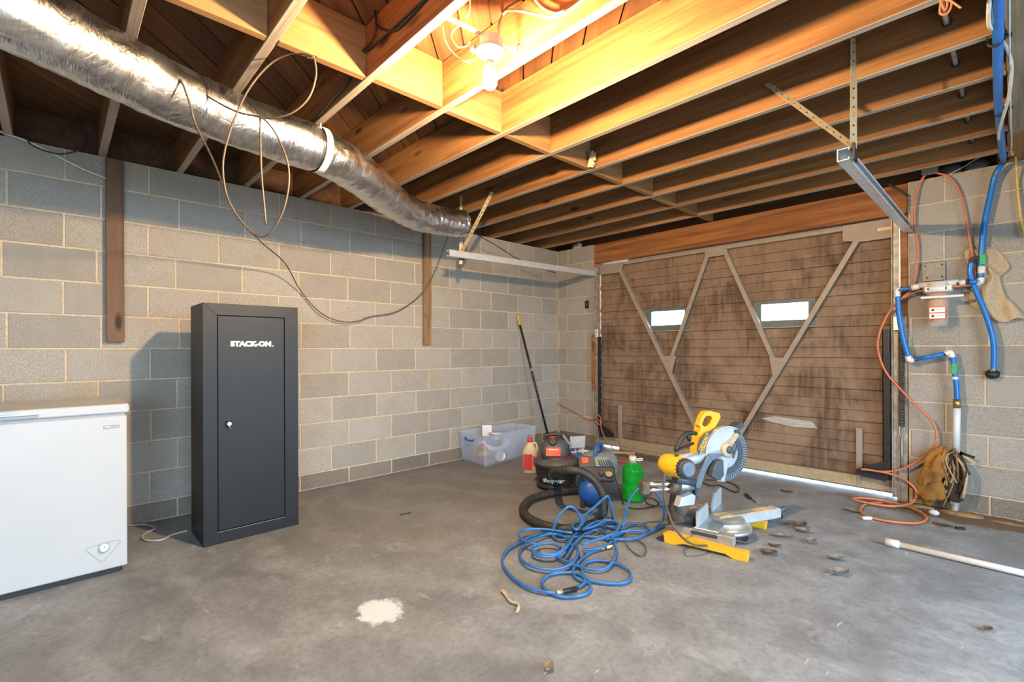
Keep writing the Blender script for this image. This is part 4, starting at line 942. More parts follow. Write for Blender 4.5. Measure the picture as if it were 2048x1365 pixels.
cable('power_cord', 'thin black power cord curving behind the green jug', [[(1.661, -1.449, 0.209), (1.839, -1.536, 0.224), (2.009, -1.683, 0.169)] + [(1.969, -1.563, 0.006), (2.064, -1.607, 0.006), (2.133, -1.536, 0.006), (2.157, -1.386, 0.006)] + [(2.081, -1.345, 0.02), (2.055, -1.406, 0.02), (2.14, -1.481, 0.02), (2.236, -1.445, 0.02), (2.24, -1.347, 0.02)]], 0.0045, 'cable_black', cat='cord')

# ---------------------------------------------------------------- green jug of washer fluid
gc = Vector((1.965, -1.425, 0))
t = thing('fluid_jug', 'clear jug of bright green washer fluid with a white cap', 'jug', gc)
prof = [(0.060, 0.0), (0.076, 0.006), (0.079, 0.02)]
for k in range(14): z = 0.03 + k * 0.0135; prof.append((0.079 - (0.003 if k % 2 else 0.0), z))
prof += [(0.079, 0.222), (0.074, 0.245), (0.058, 0.268), (0.034, 0.284)]
obj('fluid', MB().lathe(prof, gc, n=32), 'green_liquid', t)
obj('neck', MB().lathe([(0.034, 0.283), (0.024, 0.292), (0.022, 0.30)], gc, n=24), 'bottle_clear', t)
cp = obj('cap', MB().lathe([(0.026, 0.296), (0.027, 0.30), (0.027, 0.326), (0.024, 0.330)], gc, n=24), 'white_plastic', t)
obj('carry_loop', MB().tube(smooth_path([gc + CAMR * 0.024 + UP * 0.306, gc + CAMR * 0.06 + UP * 0.312, gc + CAMR * 0.072 + UP * 0.305, gc + CAMR * 0.055 + UP * 0.296, gc + CAMR * 0.024 + UP * 0.300], 5), 0.005, 6), 'white_plastic', cp)

# ---------------------------------------------------------------- pliers and other bits by the door
q = Vector((1.206, -0.518, 0.012))
t = thing('pliers', 'red handled pliers lying on the floor behind the green jug', 'tool', (q.x, q.y, 0))
obj('grip', MB().tube(smooth_path([q, q + CAMR * 0.06 + CAMD * 0.012, q + CAMR * 0.12 + CAMD * 0.02], 4), 0.008, 8).tube(smooth_path([q, q + CAMR * 0.06 - CAMD * 0.02, q + CAMR * 0.12 - CAMD * 0.03], 4), 0.008, 8), 'red', t)
obj('jaw', MB().cyl(q, q - CAMR * 0.06, 0.012, 0.004, 8), 'black_steel', t)

# ---------------------------------------------------------------- sliding mitre saw
TT = Vector((2.69, -1.64, 0)); AF = Vector((0.40, 0.917, 0)).normalized(); AW = Vector((0.917, -0.40, 0)).normalized()
BF = Vector((0.985, 0.17, 0)).normalized(); BS = Vector((-0.17, 0.985, 0)).normalized()
t = thing('mitre_saw', 'yellow and grey sliding mitre saw standing on the concrete floor', 'saw', TT)
def ap(s, w, z): return TT + AF * s + AW * w + UP * z
def bp(f, s, z): return TT + BF * f + BS * s + UP * z
# base casting, feet, turntable
bs = MB()
bs.prism([(-0.255, 0.045), (0.255, 0.045), (0.255, 0.10), (-0.255, 0.10)], TT - BF * 0.075 , BS, UP, 0.14, 0.006)
for s in (-1, 1): bs.obox(bp(-0.02, 0.235 * s, 0.072), BF, BS, UP, 0.33, 0.055, 0.055, 0.006)
bs.obox(bp(-0.15, 0, 0.08), BF, BS, UP, 0.09, 0.26, 0.075, 0.008)
base = obj('base', bs, 'saw_base', t)
for s in (-1, 1):
    poly = [(-0.22, 0.0), (-0.16, 0.0), (-0.11, 0.022), (0.11, 0.022), (0.15, 0.0), (0.22, 0.0), (0.225, 0.052), (0.15, 0.048), (-0.20, 0.062), (-0.23, 0.06)]
    obj('foot', MB().prism(poly, bp(0, 0.285 * s, 0) + BS * 0.022, BF, UP, 0.044, 0.003), 'yellow', t)
    obj('carry_slot', MB().obox(bp(-0.01, 0.2645 * s, 0.082), BF, BS, UP, 0.14, 0.004, 0.018, 0.004), 'print_dark', base)
obj('scale_ring', MB().lathe([(0.160, 0.052), (0.168, 0.055), (0.168, 0.070), (0.158, 0.074)], TT + BF * 0.02, n=40), 'alu', t)
tt_ = obj('turntable', MB().lathe([(0.128, 0.060), (0.132, 0.064), (0.132, 0.108), (0.128, 0.112), (0.05, 0.1125)], TT + BF * 0.02, n=40), 'alu', t)
obj('angle_scale', MB().lathe([(0.1325, 0.078), (0.1335, 0.080), (0.1335, 0.100), (0.1325, 0.102)], TT + BF * 0.02, n=40), 'zinc', tt_)
arm = obj('mitre_arm', MB().obox(ap(0.255, 0, 0.083), AF, AW, UP, 0.36, 0.080, 0.056, 0.006), 'saw_grey', t)
for w in (-0.018, 0.018): obj('kerf_plate', MB().obox(ap(0.20, w, 0.1145), AF, AW, UP, 0.43, 0.032, 0.006, 0.001), 'kerf_wood', arm)
obj('arm_end', MB().obox(ap(0.445, 0, 0.088), AF, AW, UP, 0.05, 0.086, 0.062, 0.008), 'saw_grey', arm)
obj('lock_handle', MB().tube(smooth_path([ap(0.46, 0.0, 0.085), ap(0.49, 0.0, 0.086), ap(0.535, 0.01, 0.105)], 4), 0.016, 10), 'saw_dark', arm)
obj('detent_lever', MB().obox(ap(0.475, 0.02, 0.06), AF, AW, UP, 0.035, 0.03, 0.018, 0.003), 'black_steel', arm)
obj('bevel_lever', MB().tube(smooth_path([ap(0.30, -0.16, 0.03), ap(0.24, -0.16, 0.06), ap(0.20, -0.15, 0.075)], 4), 0.011, 8), 'saw_dark', t)
# fences
for s0, s1, nm in ((-0.265, -0.045, 0), (0.065, 0.27, 1)):
    lo = [(s0, 0.112), (s1, 0.112), (s1, 0.150 if nm == 0 else 0.185), (s1 - 0.02 if nm == 0 else s0 + 0.06, 0.205 if nm == 0 else 0.222), (s0, 0.205 if nm == 0 else 0.225)] if nm == 0 else [(s0, 0.112), (s1, 0.112), (s1, 0.215), (s0 + 0.05, 0.215), (s0, 0.165)]
    fe = obj('fence', MB().prism(lo, TT - BF * 0.055, BS, UP, 0.014, 0.0015), 'saw_grey', t)
    obj('fence_table', MB().obox(bp(0.0, (s0 + s1) / 2, 0.107), BS, BF, UP, abs(s1 - s0), 0.13, 0.010, 0.002), 'alu', fe)
# rear column, rails and carriage
obj('rear_column', MB().cyl((2.567, -1.922, 0.131), (2.576, -1.901, 0.318), 0.052, 0.042, 16), 'saw_column', t)
obj('pivot_casting', MB().sphere((2.599, -1.923, 0.226), (0.045, 0.05, 0.07)), 'saw_column', t)
r0, r1 = Vector((2.497, -2.132, 0.346)), Vector((2.626, -1.836, 0.324))
for dz in (0.018, -0.014): obj('slide_rail', MB().cyl(r0 + UP * dz, r1 + UP * dz, 0.0135, n=14), 'chrome', t)
obj('rail_end', MB().obox(r0 - AF * 0.01 + UP * 0.002, AF, AW, UP, 0.05, 0.055, 0.075, 0.008), 'saw_column', t)
obj('rail_collar', MB().cyl((2.56, -1.988, 0.338), (2.585, -1.931, 0.332), 0.038, 0.036, 18), 'saw_column', t)
obj('rail_housing', MB().cyl((2.581, -1.94, 0.333), (2.625, -1.839, 0.328), 0.033, 0.030, 18), 'alu', t)
obj('housing_base', MB().prism([(0, 0), (0.11, 0), (0.12, 0.05), (0.10, 0.065), (0.02, 0.05)], Vector((2.586, -1.992, 0.239)), AF, UP, 0.05, 0.006), 'saw_grey', t)
obj('head_knuckle', MB().cyl(Vector((2.595, -1.984, 0.387)), Vector((2.651, -1.855, 0.35)), 0.026, 0.020, 14), 'saw_dark', t)
obj('red_trigger_block', MB().obox((2.622, -1.846, 0.258), AF, AW, UP, 0.02, 0.03, 0.04, 0.004), 'red', t)
obj('laser_block', MB().obox((2.635, -1.816, 0.284), AF, AW, UP, 0.03, 0.04, 0.06, 0.006), 'saw_dark', t)
# saw head
hc = Vector((2.704, -1.609, 0.496)); HR = 0.166
def arc(r, a0, a1, n=24): return [(r * math.cos(R(a0 + (a1 - a0) * k / n)), r * math.sin(R(a0 + (a1 - a0) * k / n))) for k in range(n + 1)]
# the disc leans back with the raised head: its plane stays square to the arm
blade = obj('blade', MB().lathe([(0.150, -0.0012), (0.150, 0.0012)], hc, AW, 60, False), 'chrome', t)
ug = obj('upper_guard', MB().prism(arc(HR, 62, 262, 30), hc - AW * 0.030, AF, UP, 0.075, 0.006), 'saw_grey', t)
# prism extrudes along AF x UP = towards the viewer or away; keep both rims closed with a lip
obj('guard_rim', MB().tube([hc + AW * 0.044 + AF * x + UP * y for x, y in arc(HR - 0.004, 62, 262, 30)], 0.006, 6), 'saw_grey', ug)
lgp = arc(HR - 0.002, -118, 68, 30) + arc(0.112, 68, -118, 30)
lg = obj('lower_guard', MB().prism(lgp, hc - AW * 0.018, AF, UP, 0.052, 0.003), 'saw_dark', t)
for k in range(26):
    a = R(-105 + 6.0 * k); u = AF * math.cos(a) + UP * math.sin(a); v = AF * -math.sin(a) + UP * math.cos(a)
    obj('guard_rib', MB().obox(hc + u * 0.143 + AW * 0.0355, u, v, AW, 0.036, 0.0048, 0.004), 'grey_plastic', lg)
sp_ = obj('side_plate', MB().lathe([(0.116, 0.020), (0.116, 0.036), (0.112, 0.038), (0.02, 0.039)], hc, AW, 48), 'saw_grey', t)
for k in range(6):
    a = R(-100 + 32 * k); q = hc + (AF * math.cos(a) + UP * math.sin(a)) * 0.106 + AW * 0.037
    obj('rivet', MB().lathe([(0.005, 0), (0.004, 0.003)], q, AW, 8), 'chrome', sp_)
ring_ = MB().prism(arc(0.115, -110, 70, 24) + arc(0.085, 70, -110, 24), hc + AW * 0.0385, AF, UP, 0.003)
obj('dark_ring', ring_, 'saw_dark', sp_)
hub = obj('hub_boss', MB().lathe([(0.046, 0.03), (0.044, 0.062), (0.034, 0.066)], hc + UP * 0.028 - AF * 0.01, AW, 28), 'zinc', t)
obj('arbor_cover', MB().lathe([(0.024, 0.064), (0.022, 0.074), (0.010, 0.076)], hc + UP * 0.03 - AF * 0.005, AW, 20), 'saw_dark', hub)
obj('wing_lever', MB().tube(smooth_path([hc + AW * 0.07 + UP * 0.01 + AF * 0.0, hc + AW * 0.07 + UP * 0.055 + AF * 0.03, hc + AW * 0.07 + UP * 0.065 + AF * 0.048, hc + AW * 0.07 + UP * 0.045 + AF * 0.045, hc + AW * 0.07 + UP * -0.02 + AF * 0.015], 4), 0.006, 6), 'saw_dark', hub)
obj('hub_arm', MB().prism([(-0.03, 0.01), (0.05, 0.085), (0.075, 0.115), (0.055, 0.125), (0.0, 0.075), (-0.045, 0.05)], hc + AW * 0.046, AF, UP, 0.016, 0.003), 'zinc', t)
obj('guard_bumper', MB().obox(hc + AF * 0.085 + UP * 0.148 + AW * 0.01, AF * 0.8 + UP * 0.5, UP * 0.8 - AF * 0.5, AW, 0.095, 0.035, 0.07, 0.006), 'saw_dark', t)
def sp2(x, y): return (x, y)
def crop_poly(pts, w):      # outline points already on the plane of the head
    return [Vector(p) for p in pts]
def slab(name, pts, thick, mat, parent, bevel=0.003):
    P = [Vector(p) for p in pts]; o = P[0]; poly = [((p - o).dot(AF), (p - o).dot(UP)) for p in P]
    return obj(name, MB().prism(poly, o, AF, UP, thick, bevel), mat, parent)
dec = slab('guard_decal', [(2.659, -1.829, 0.508), (2.656, -1.836, 0.541), (2.663, -1.819, 0.591), (2.681, -1.777, 0.631), (2.705, -1.722, 0.655), (2.698, -1.739, 0.629), (2.681, -1.777, 0.587), (2.669, -1.807, 0.539)], 0.002, 'saw_dark', ug, 0)
flat_text('guard_lettering', 'DEWALT', 0.03, Vector((2.677, -1.794, 0.584)), AF * 0.55 + UP * 0.83, UP * 0.55 - AF * 0.83, 'yellow', ug, bold=0.001, width=0.112, height=0.023)
# yellow arm and D handle (outline with a through hole built as two halves)
hin = [(2.625, -1.763, 0.682), (2.631, -1.75, 0.713), (2.639, -1.733, 0.73), (2.651, -1.704, 0.729), (2.657, -1.692, 0.711), (2.651, -1.704, 0.683), (2.643, -1.723, 0.668), (2.632, -1.748, 0.665)]
hout = [(2.616, -1.784, 0.676), (2.625, -1.765, 0.727), (2.635, -1.741, 0.754), (2.65, -1.707, 0.758), (2.678, -1.642, 0.74), (2.681, -1.636, 0.716), (2.667, -1.668, 0.665), (2.638, -1.733, 0.626)]
P0 = Vector(hin[0])
f2 = lambda P: [((Vector(p) - P0).dot(AF), (Vector(p) - P0).dot(UP)) for p in P]
hd = obj('grip_handle', MB().prism_hole(f2(hout), f2(hin), P0, AF, UP, 0.036), 'yellow', t)
slab('head_arm', [(2.605, -1.76, 0.672), (2.627, -1.709, 0.622), (2.656, -1.644, 0.661), (2.642, -1.674, 0.633), (2.625, -1.713, 0.594), (2.612, -1.743, 0.551), (2.609, -1.75, 0.499), (2.601, -1.769, 0.456), (2.588, -1.798, 0.473), (2.591, -1.792, 0.54), (2.598, -1.777, 0.606)], 0.055, 'yellow', t)
obj('rear_grip', MB().tube(smooth_path([(2.608, -2.003, 0.555), (2.62, -1.975, 0.602), (2.636, -1.94, 0.64), (2.65, -1.907, 0.646), (2.666, -1.869, 0.639)], 5), 0.012, 8).tube([(2.639, -1.932, 0.638), (2.648, -1.912, 0.601)], 0.009, 8).tube([(2.606, -2.007, 0.548), (2.658, -1.888, 0.585)], 0.008, 8), 'black_steel', t)
# motor: axis square to the blade
m1 = Vector((2.721, -2.07, 0.476)); m0 = m1 - AW * 0.20 - UP * 0.012
mo = obj('motor', MB().lathe([(0.050, 0), (0.060, 0.01), (0.062, 0.06), (0.058, 0.065), (0.058, 0.15), (0.052, 0.16)], m0, (m1 - m0), 28), 'yellow', t)
obj('motor_cap', MB().lathe([(0.053, 0.155), (0.053, 0.185), (0.046, 0.195)], m0, (m1 - m0), 28), 'print_dark', mo)
obj('motor_end', MB().lathe([(0.042, 0.19), (0.042, 0.203), (0.034, 0.206)], m0, (m1 - m0), 24), 'saw_arm', mo)
for k in range(18):
    a = 2 * PI * k / 18; d_ = (m1 - m0).normalized(); p_, q_ = basis(d_); u = p_ * math.cos(a) + q_ * math.sin(a)
    obj('cooling_fin', MB().obox(m0 + d_ * 0.17 + u * 0.053, d_, u, d_.cross(u), 0.034, 0.006, 0.005), 'saw_dark', mo)
obj('gear_housing', MB().cyl(m0 - AW * 0.01, hc - AF * 0.06 + AW * 0.03, 0.035, 0.035, 18), 'saw_grey', t)
obj('brush_cap', MB().lathe([(0.012, 0), (0.012, 0.008)], m0 + (m1 - m0) * 0.5 + UP * 0.056, UP, 12), 'print_dark', mo)
slab('guard_link', [(2.656, -1.873, 0.331), (2.663, -1.856, 0.387), (2.675, -1.83, 0.438), (2.69, -1.795, 0.502), (2.704, -1.763, 0.514), (2.73, -1.704, 0.511), (2.734, -1.694, 0.496), (2.719, -1.729, 0.485), (2.706, -1.759, 0.48), (2.693, -1.788, 0.452), (2.681, -1.815, 0.408), (2.671, -1.838, 0.327), (2.664, -1.855, 0.32)], 0.012, 'saw_arm', t)
slab('dust_chute', [(2.683, -1.782, 0.391), (2.686, -1.773, 0.434), (2.699, -1.744, 0.475), (2.716, -1.706, 0.479), (2.718, -1.702, 0.39), (2.706, -1.727, 0.36), (2.692, -1.761, 0.378)], 0.05, 'saw_dark', t)
obj('guard_foot', MB().lathe([(0.012, 0), (0.012, 0.03)], (2.694, -1.68, 0.352), AW, 12), 'alu', t)
obj('power_lead', MB().tube(smooth_path([(2.633, -2.171, 0.465), (2.63, -2.178, 0.385), (2.634, -2.169, 0.303), (2.644, -2.146, 0.233)] + [(2.681, -2.161, 0.179), (2.709, -2.096, 0.103), (2.743, -2.02, 0.059)] + [(2.772, -1.868, 0.03), (2.817, -1.741, 0.03)] + [(2.858, -1.666, 0.012), (2.85, -1.6, 0.012), (2.804, -1.56, 0.012)], 7), 0.006, 8), 'cable_brown', t)
cable('extension_lead', 'black cord lying on the floor behind the mitre saw', [[(2.053, -0.56, 0.006), (2.207, -0.661, 0.006), (2.264, -0.603, 0.006), (2.421, -0.698, 0.006), (2.405, -0.579, 0.006), (2.311, -0.471, 0.006), (2.2, -0.454, 0.006), (2.098, -0.514, 0.006)]], 0.005, 'cable_black', cat='cord')
t = thing('screwdriver', 'short black handled driver on the floor beyond the mitre saw', 'tool', (2.529, -0.688, 0))
q0, q1, q2 = Vector((2.513, -0.724, 0.012)), Vector((2.569, -0.79, 0.012)), Vector((2.632, -0.858, 0.008))
obj('handle', MB().tube([q0, q0.lerp(q1, 0.5), q1], 0.012, 10), 'black_steel', t); obj('shank', MB().tube([q1, q2], 0.004, 8), 'black_steel', t)

# ---------------------------------------------------------------- blue air hose in a loose heap
K = []
K.append([(2.338, -2.338, 0.012), (2.328, -2.397, 0.012), (2.333, -2.472, 0.012), (2.349, -2.544, 0.012), (2.373, -2.61, 0.012), (2.393, -2.652, 0.012), (2.443, -2.701, 0.012), (2.49, -2.709, 0.012), (2.537, -2.706, 0.012), (2.568, -2.742, 0.012), (2.582, -2.786, 0.012), (2.569, -2.834, 0.012), (2.538, -2.881, 0.012), (2.491, -2.902, 0.012), (2.438, -2.899, 0.012), (2.388, -2.876, 0.012), (2.355, -2.832, 0.012), (2.345, -2.777, 0.012), (2.364, -2.724, 0.012), (2.404, -2.679, 0.012), (2.447, -2.663, 0.012), (2.488, -2.679, 0.012), (2.516, -2.721, 0.012), (2.522, -2.775, 0.012)])
K.append([(2.494, -2.883, 0.018), (2.467, -2.912, 0.018), (2.409, -2.939, 0.018), (2.348, -2.95, 0.018), (2.262, -2.938, 0.018), (2.167, -2.904, 0.018), (2.085, -2.854, 0.018), (2.026, -2.79, 0.018), (1.983, -2.7, 0.018), (1.963, -2.589, 0.018), (1.956, -2.49, 0.018), (1.968, -2.417, 0.018), (2.014, -2.369, 0.018), (2.073, -2.357, 0.018), (2.138, -2.385, 0.018)])
K.append([(2.126, -2.38, 0.026), (2.057, -2.379, 0.026), (2.012, -2.426, 0.026), (2.006, -2.515, 0.026), (2.016, -2.607, 0.026), (2.056, -2.694, 0.026), (2.114, -2.755, 0.026), (2.19, -2.79, 0.026), (2.252, -2.789, 0.026), (2.307, -2.767, 0.026), (2.345, -2.728, 0.026), (2.36, -2.677, 0.026), (2.357, -2.617, 0.026), (2.325, -2.537, 0.026), (2.277, -2.467, 0.026), (2.219, -2.42, 0.026), (2.212, -2.449, 0.026)])
K.append([(2.185, -2.417, 0.034), (2.229, -2.513, 0.034), (2.25, -2.583, 0.034), (2.244, -2.648, 0.034), (2.208, -2.685, 0.034), (2.156, -2.69, 0.034), (2.113, -2.663, 0.034), (2.091, -2.613, 0.034), (2.101, -2.552, 0.034), (2.146, -2.519, 0.034), (2.198, -2.523, 0.034)])
K.append([(2.158, -2.359, 0.042), (2.219, -2.477, 0.042), (2.248, -2.572, 0.042), (2.243, -2.637, 0.042), (2.206, -2.675, 0.042), (2.148, -2.685, 0.042), (2.104, -2.648, 0.042), (2.106, -2.593, 0.042)])
K.append([(2.179, -2.501, 0.022), (2.233, -2.6, 0.022), (2.276, -2.614, 0.022), (2.317, -2.618, 0.022), (2.369, -2.619, 0.022), (2.432, -2.608, 0.022), (2.482, -2.585, 0.022), (2.505, -2.533, 0.022), (2.492, -2.456, 0.022), (2.446, -2.36, 0.022), (2.379, -2.262, 0.022), (2.296, -2.178, 0.022), (2.216, -2.138, 0.022), (2.163, -2.155, 0.022), (2.153, -2.228, 0.022), (2.179, -2.334, 0.022), (2.216, -2.43, 0.022), (2.269, -2.542, 0.022), (2.287, -2.582, 0.022)])
K.append([(2.409, -2.597, 0.014), (2.39, -2.545, 0.014), (2.4, -2.493, 0.014), (2.442, -2.454, 0.014), (2.504, -2.436, 0.014), (2.564, -2.446, 0.014), (2.615, -2.48, 0.014), (2.647, -2.536, 0.014), (2.644, -2.586, 0.014), (2.607, -2.632, 0.014), (2.561, -2.665, 0.014), (2.515, -2.681, 0.014), (2.465, -2.66, 0.014), (2.413, -2.611, 0.014), (2.366, -2.588, 0.014)])
K.append([(2.405, -1.758, 0.018), (2.405, -1.877, 0.018), (2.4, -1.995, 0.018), (2.389, -2.098, 0.018), (2.348, -2.149, 0.018), (2.293, -2.202, 0.018), (2.224, -2.237, 0.018), (2.169, -2.27, 0.018), (2.134, -2.33, 0.018), (2.125, -2.398, 0.018), (2.088, -2.424, 0.018), (2.045, -2.41, 0.018)])
K.append([*[(2.049, -2.414, 0.02)]] + [(2.019, -2.381, 0.039), (2.038, -2.362, 0.12), (2.085, -2.311, 0.183), (2.108, -2.254, 0.139), (2.117, -2.222, 0.06), (2.093, -2.226, 0.012)] + [(2.132, -2.317, 0.03), (2.162, -2.403, 0.03), (2.208, -2.488, 0.03)])
K.append([(2.14, -2.347, 0.05), (2.108, -2.368, 0.05), (2.024, -2.4, 0.05), (1.955, -2.451, 0.05), (1.915, -2.505, 0.05), (1.921, -2.561, 0.05), (1.958, -2.606, 0.05), (2.013, -2.63, 0.05), (2.075, -2.631, 0.05), (2.115, -2.612, 0.05)])
K.append([(2.028, -2.223, 0.022), (2.088, -2.185, 0.09), (2.156, -2.138, 0.166), (2.208, -2.107, 0.226), (2.212, -2.081, 0.209), (2.206, -2.041, 0.115)] + [(2.161, -1.956, 0.02), (2.227, -2.003, 0.02), (2.265, -2.093, 0.02), (2.248, -2.16, 0.02)])
K.append([(2.179, -2.293, 0.066), (2.158, -2.201, 0.066), (2.161, -2.118, 0.066), (2.193, -2.058, 0.066), (2.247, -2.056, 0.066), (2.299, -2.107, 0.066), (2.334, -2.206, 0.066), (2.333, -2.301, 0.066), (2.319, -2.394, 0.066), (2.309, -2.469, 0.066)])
K.append([(2.186, -2.282, 0.068), (2.195, -2.197, 0.068), (2.178, -2.095, 0.068), (2.132, -2.002, 0.068), (2.075, -1.94, 0.068), (2.041, -1.96, 0.068), (2.052, -2.04, 0.068), (2.089, -2.145, 0.068), (2.124, -2.244, 0.068), (2.156, -2.325, 0.068), (2.108, -2.312, 0.068), (2.08, -2.263, 0.068)])
K.append([(2.13, -2.064, 0.024), (2.2, -2.046, 0.024), (2.242, -1.989, 0.024), (2.266, -1.903, 0.024), (2.313, -1.863, 0.024), (2.369, -1.899, 0.024), (2.385, -1.959, 0.024), (2.33, -2.003, 0.024), (2.289, -2.083, 0.024), (2.291, -2.155, 0.024), (2.338, -2.245, 0.024), (2.348, -2.323, 0.024), (2.328, -2.397, 0.024), (2.29, -2.446, 0.024)])
K.append([(2.352, -1.889, 0.279), (2.316, -1.928, 0.255), (2.283, -1.961, 0.192), (2.266, -1.979, 0.124), (2.255, -1.99, 0.044)] + [(2.286, -2.043, 0.016), (2.293, -2.123, 0.016), (2.29, -2.22, 0.016)])
K.append([(2.356, -1.801, 0.231), (2.387, -1.769, 0.174), (2.4, -1.756, 0.095), (2.384, -1.747, 0.035)] + [(2.396, -1.815, 0.03), (2.412, -1.903, 0.03)])
t = thing('air_hose', 'blue air hose lying in a loose heap of loops in front of the vacuum', 'hose', (2.16, -2.394, 0))
for p in K: obj('hose_loop', MB().tube(smooth_path(p, 7), 0.0078, 8), 'blue_hose', t)
e0, e1, e2 = Vector((2.337, -2.343, 0.012)), Vector((2.346, -2.304, 0.012)), Vector((2.362, -2.268, 0.012))
obj('brass_fitting', MB().cyl(e0, e1, 0.010, n=10).cyl(e1, e2, 0.014, n=6, smooth=False), 'brass', t)
c0, c1 = Vector((2.492, -2.895, 0.018)), Vector((2.524, -2.791, 0.014))
obj('black_sleeve', MB().tube([c0, c0.lerp(c1, 0.5), c1], 0.0115, 10), 'cable_black', t)
obj('steel_coupler', MB().cyl(c0, c0.lerp(c1, 0.3), 0.0125, n=10), 'galv_dull', t)
cable('thin_lead', 'thin dark lead looping on the floor between the hose and the saw', [[(2.308, -2.053, 0.008), (2.352, -2.127, 0.008), (2.429, -2.205, 0.008), (2.506, -2.25, 0.008), (2.542, -2.243, 0.008), (2.521, -2.174, 0.008), (2.465, -2.103, 0.008), (2.404, -2.074, 0.008)]], 0.004, 'cable_brown', cat='cord')

# ---------------------------------------------------------------- PVC pipe, litter
t = thing('pvc_pipe', 'white plastic pipe with a coupling lying on the floor at right', 'pipe', (3.43, -1.11, 0))
p0, p1 = Vector((3.425, -1.105, 0.021)), Vector((4.55, -1.112, 0.021))
obj('pipe', MB().lathe([(0.0165, 0), (0.0165, 1.12), (0.0135, 1.12)], p0, p1 - p0, 20), 'pvc', t)
obj('coupling', MB().lathe([(0.0165, -0.004), (0.021, -0.004), (0.021, 0.055), (0.017, 0.058)], p0, p1 - p0, 20), 'pvc', t)
obj('end_stop', MB().lathe([(0.019, -0.006), (0.02, 0.0)], p0, p1 - p0, 16), 'grey_plastic', t)
tag(obj('frayed_rope', MB().tube(smooth_path([(2.285, -3.048, 0.008), (2.303, -3.042, 0.008), (2.351, -3.069, 0.008), (2.389, -3.079, 0.008), (2.418, -3.074, 0.008), (2.443, -3.083, 0.008), (2.467, -3.115, 0.008)], 6), 0.0065, 7).tube(smooth_path([(2.29, -3.047, 0.012), (2.344, -3.068, 0.012), (2.388, -3.085, 0.012), (2.413, -3.078, 0.012), (2.438, -3.081, 0.012), (2.472, -3.126, 0.012)], 6), 0.005, 6), 'rope'), 'frayed bit of tan rope on the floor near the blue hose', 'rope')
rl = random.Random(11)
def leaf(label, px, L, W, mat, rz, curl):
    c = Vector(px); n = 7; mb = MB(); rows_ = []; L *= 1.25; W *= 1.2; curl *= 0.75
    for i in range(n):
        u = i / (n - 1); w = W * math.sin(PI * (0.06 + 0.9 * u)) * (0.75 + 0.35 * rl.random()); row = []
        for j in (-1, -0.4, 0.4, 1):
            x = (u - 0.5) * L; y = j * w; z = 0.004 + curl * (abs(j) ** 1.5) * W * 0.9 + curl * 0.25 * L * (u - 0.5) ** 2 + rl.uniform(0, 0.004)
            row.append(mb.bm.verts.new((c.x + x * math.cos(rz) - y * math.sin(rz), c.y + x * math.sin(rz) + y * math.cos(rz), z)))
        rows_.append(row)
    for i in range(n - 1):
        for j in range(3): mb.bm.faces.new((rows_[i][j], rows_[i][j + 1], rows_[i + 1][j + 1], rows_[i + 1][j]))
    bmesh.ops.solidify(mb.bm, geom=list(mb.bm.faces), thickness=0.0012)
    a = Vector((c.x - L * 0.5 * math.cos(rz), c.y - L * 0.5 * math.sin(rz), 0.006)); mb.cyl(a, a - Vector((math.cos(rz), math.sin(rz), 0)) * L * 0.3, 0.0015, n=5)
    o = obj('dry_leaf', mb, mat); tag(o, label, 'leaf', 'dry leaves on the floor'); return o
leaf('crumpled brown leaf farthest right of the saw arm, in a dark cluster', (2.996, -1.166, 0), 0.085, 0.035, 'leaf', 0.9, 1.0)
leaf('curled brown leaf overlapping the dark cluster right of the saw', (3.036, -1.231, 0), 0.075, 0.028, 'leaf_pale', 0.2, 0.7)
leaf('narrow torn leaf just below the dark leaf cluster', (2.966, -1.404, 0), 0.11, 0.018, 'leaf_pale', 0.55, 0.6)
leaf('small pale leaf with a bright face right of the saw foot', (3.118, -1.385, 0), 0.05, 0.026, 'leaf_pale', 1.4, 0.9)
leaf('tiny twisted leaf beside the saw front foot', (2.992, -1.596, 0), 0.055, 0.014, 'leaf', 0.3, 1.0)
leaf('brown curled leaf nearest to the front foot of the saw', (3.003, -1.726, 0), 0.07, 0.026, 'leaf', 0.6, 0.9)
leaf('pale leaf fragment midway between saw and white pipe', (3.274, -1.536, 0), 0.065, 0.022, 'leaf_pale', 0.4, 0.7)
leaf('large curled grey leaf nearest the camera below the white pipe end', (3.331, -1.72, 0), 0.085, 0.030, 'leaf_pale', 0.9, 0.8)
leaf('small leaf near the garage door beyond the saw', (2.702, -0.419, 0), 0.07, 0.025, 'leaf', 0.2, 0.8)
leaf('grey leaf under the orange cord coil', (3.166, -0.567, 0), 0.10, 0.030, 'leaf_pale', -0.2, 0.4)
leaf('flat dark leaf by the right wall near the dirt', (3.614, -0.481, 0), 0.08, 0.022, 'leaf', 0.1, 0.5)
leaf('lone shrivelled leaf at the right edge below the white pipe', (3.857, -1.857, 0), 0.035, 0.014, 'leaf', 1.3, 0.8)
leaf('small tan leaf in the foreground at the bottom of the floor', (2.801, -3.286, 0), 0.040, 0.015, 'rope', 1.9, 1.0)
tag(obj('crumpled_paper', MB().sphere((3.555, -0.274, 0.022), (0.03, 0.018, 0.020), seg=10), 'paper'), 'small crumpled white paper by the dirt at the right wall', 'paper')
tag(obj('black_clip', MB().obox((3.695, -0.477, 0.008), (0.8, 0.5, 0), (-0.5, 0.8, 0), UP, 0.05, 0.022, 0.016, 0.004), 'black_steel'), 'small black plastic clip near the right wall', 'clip')
tw = [(3.281, -0.194, 0.012), (3.344, -0.24, 0.012), (3.401, -0.212, 0.012), (3.454, -0.249, 0.012), (3.491, -0.298, 0.012)]
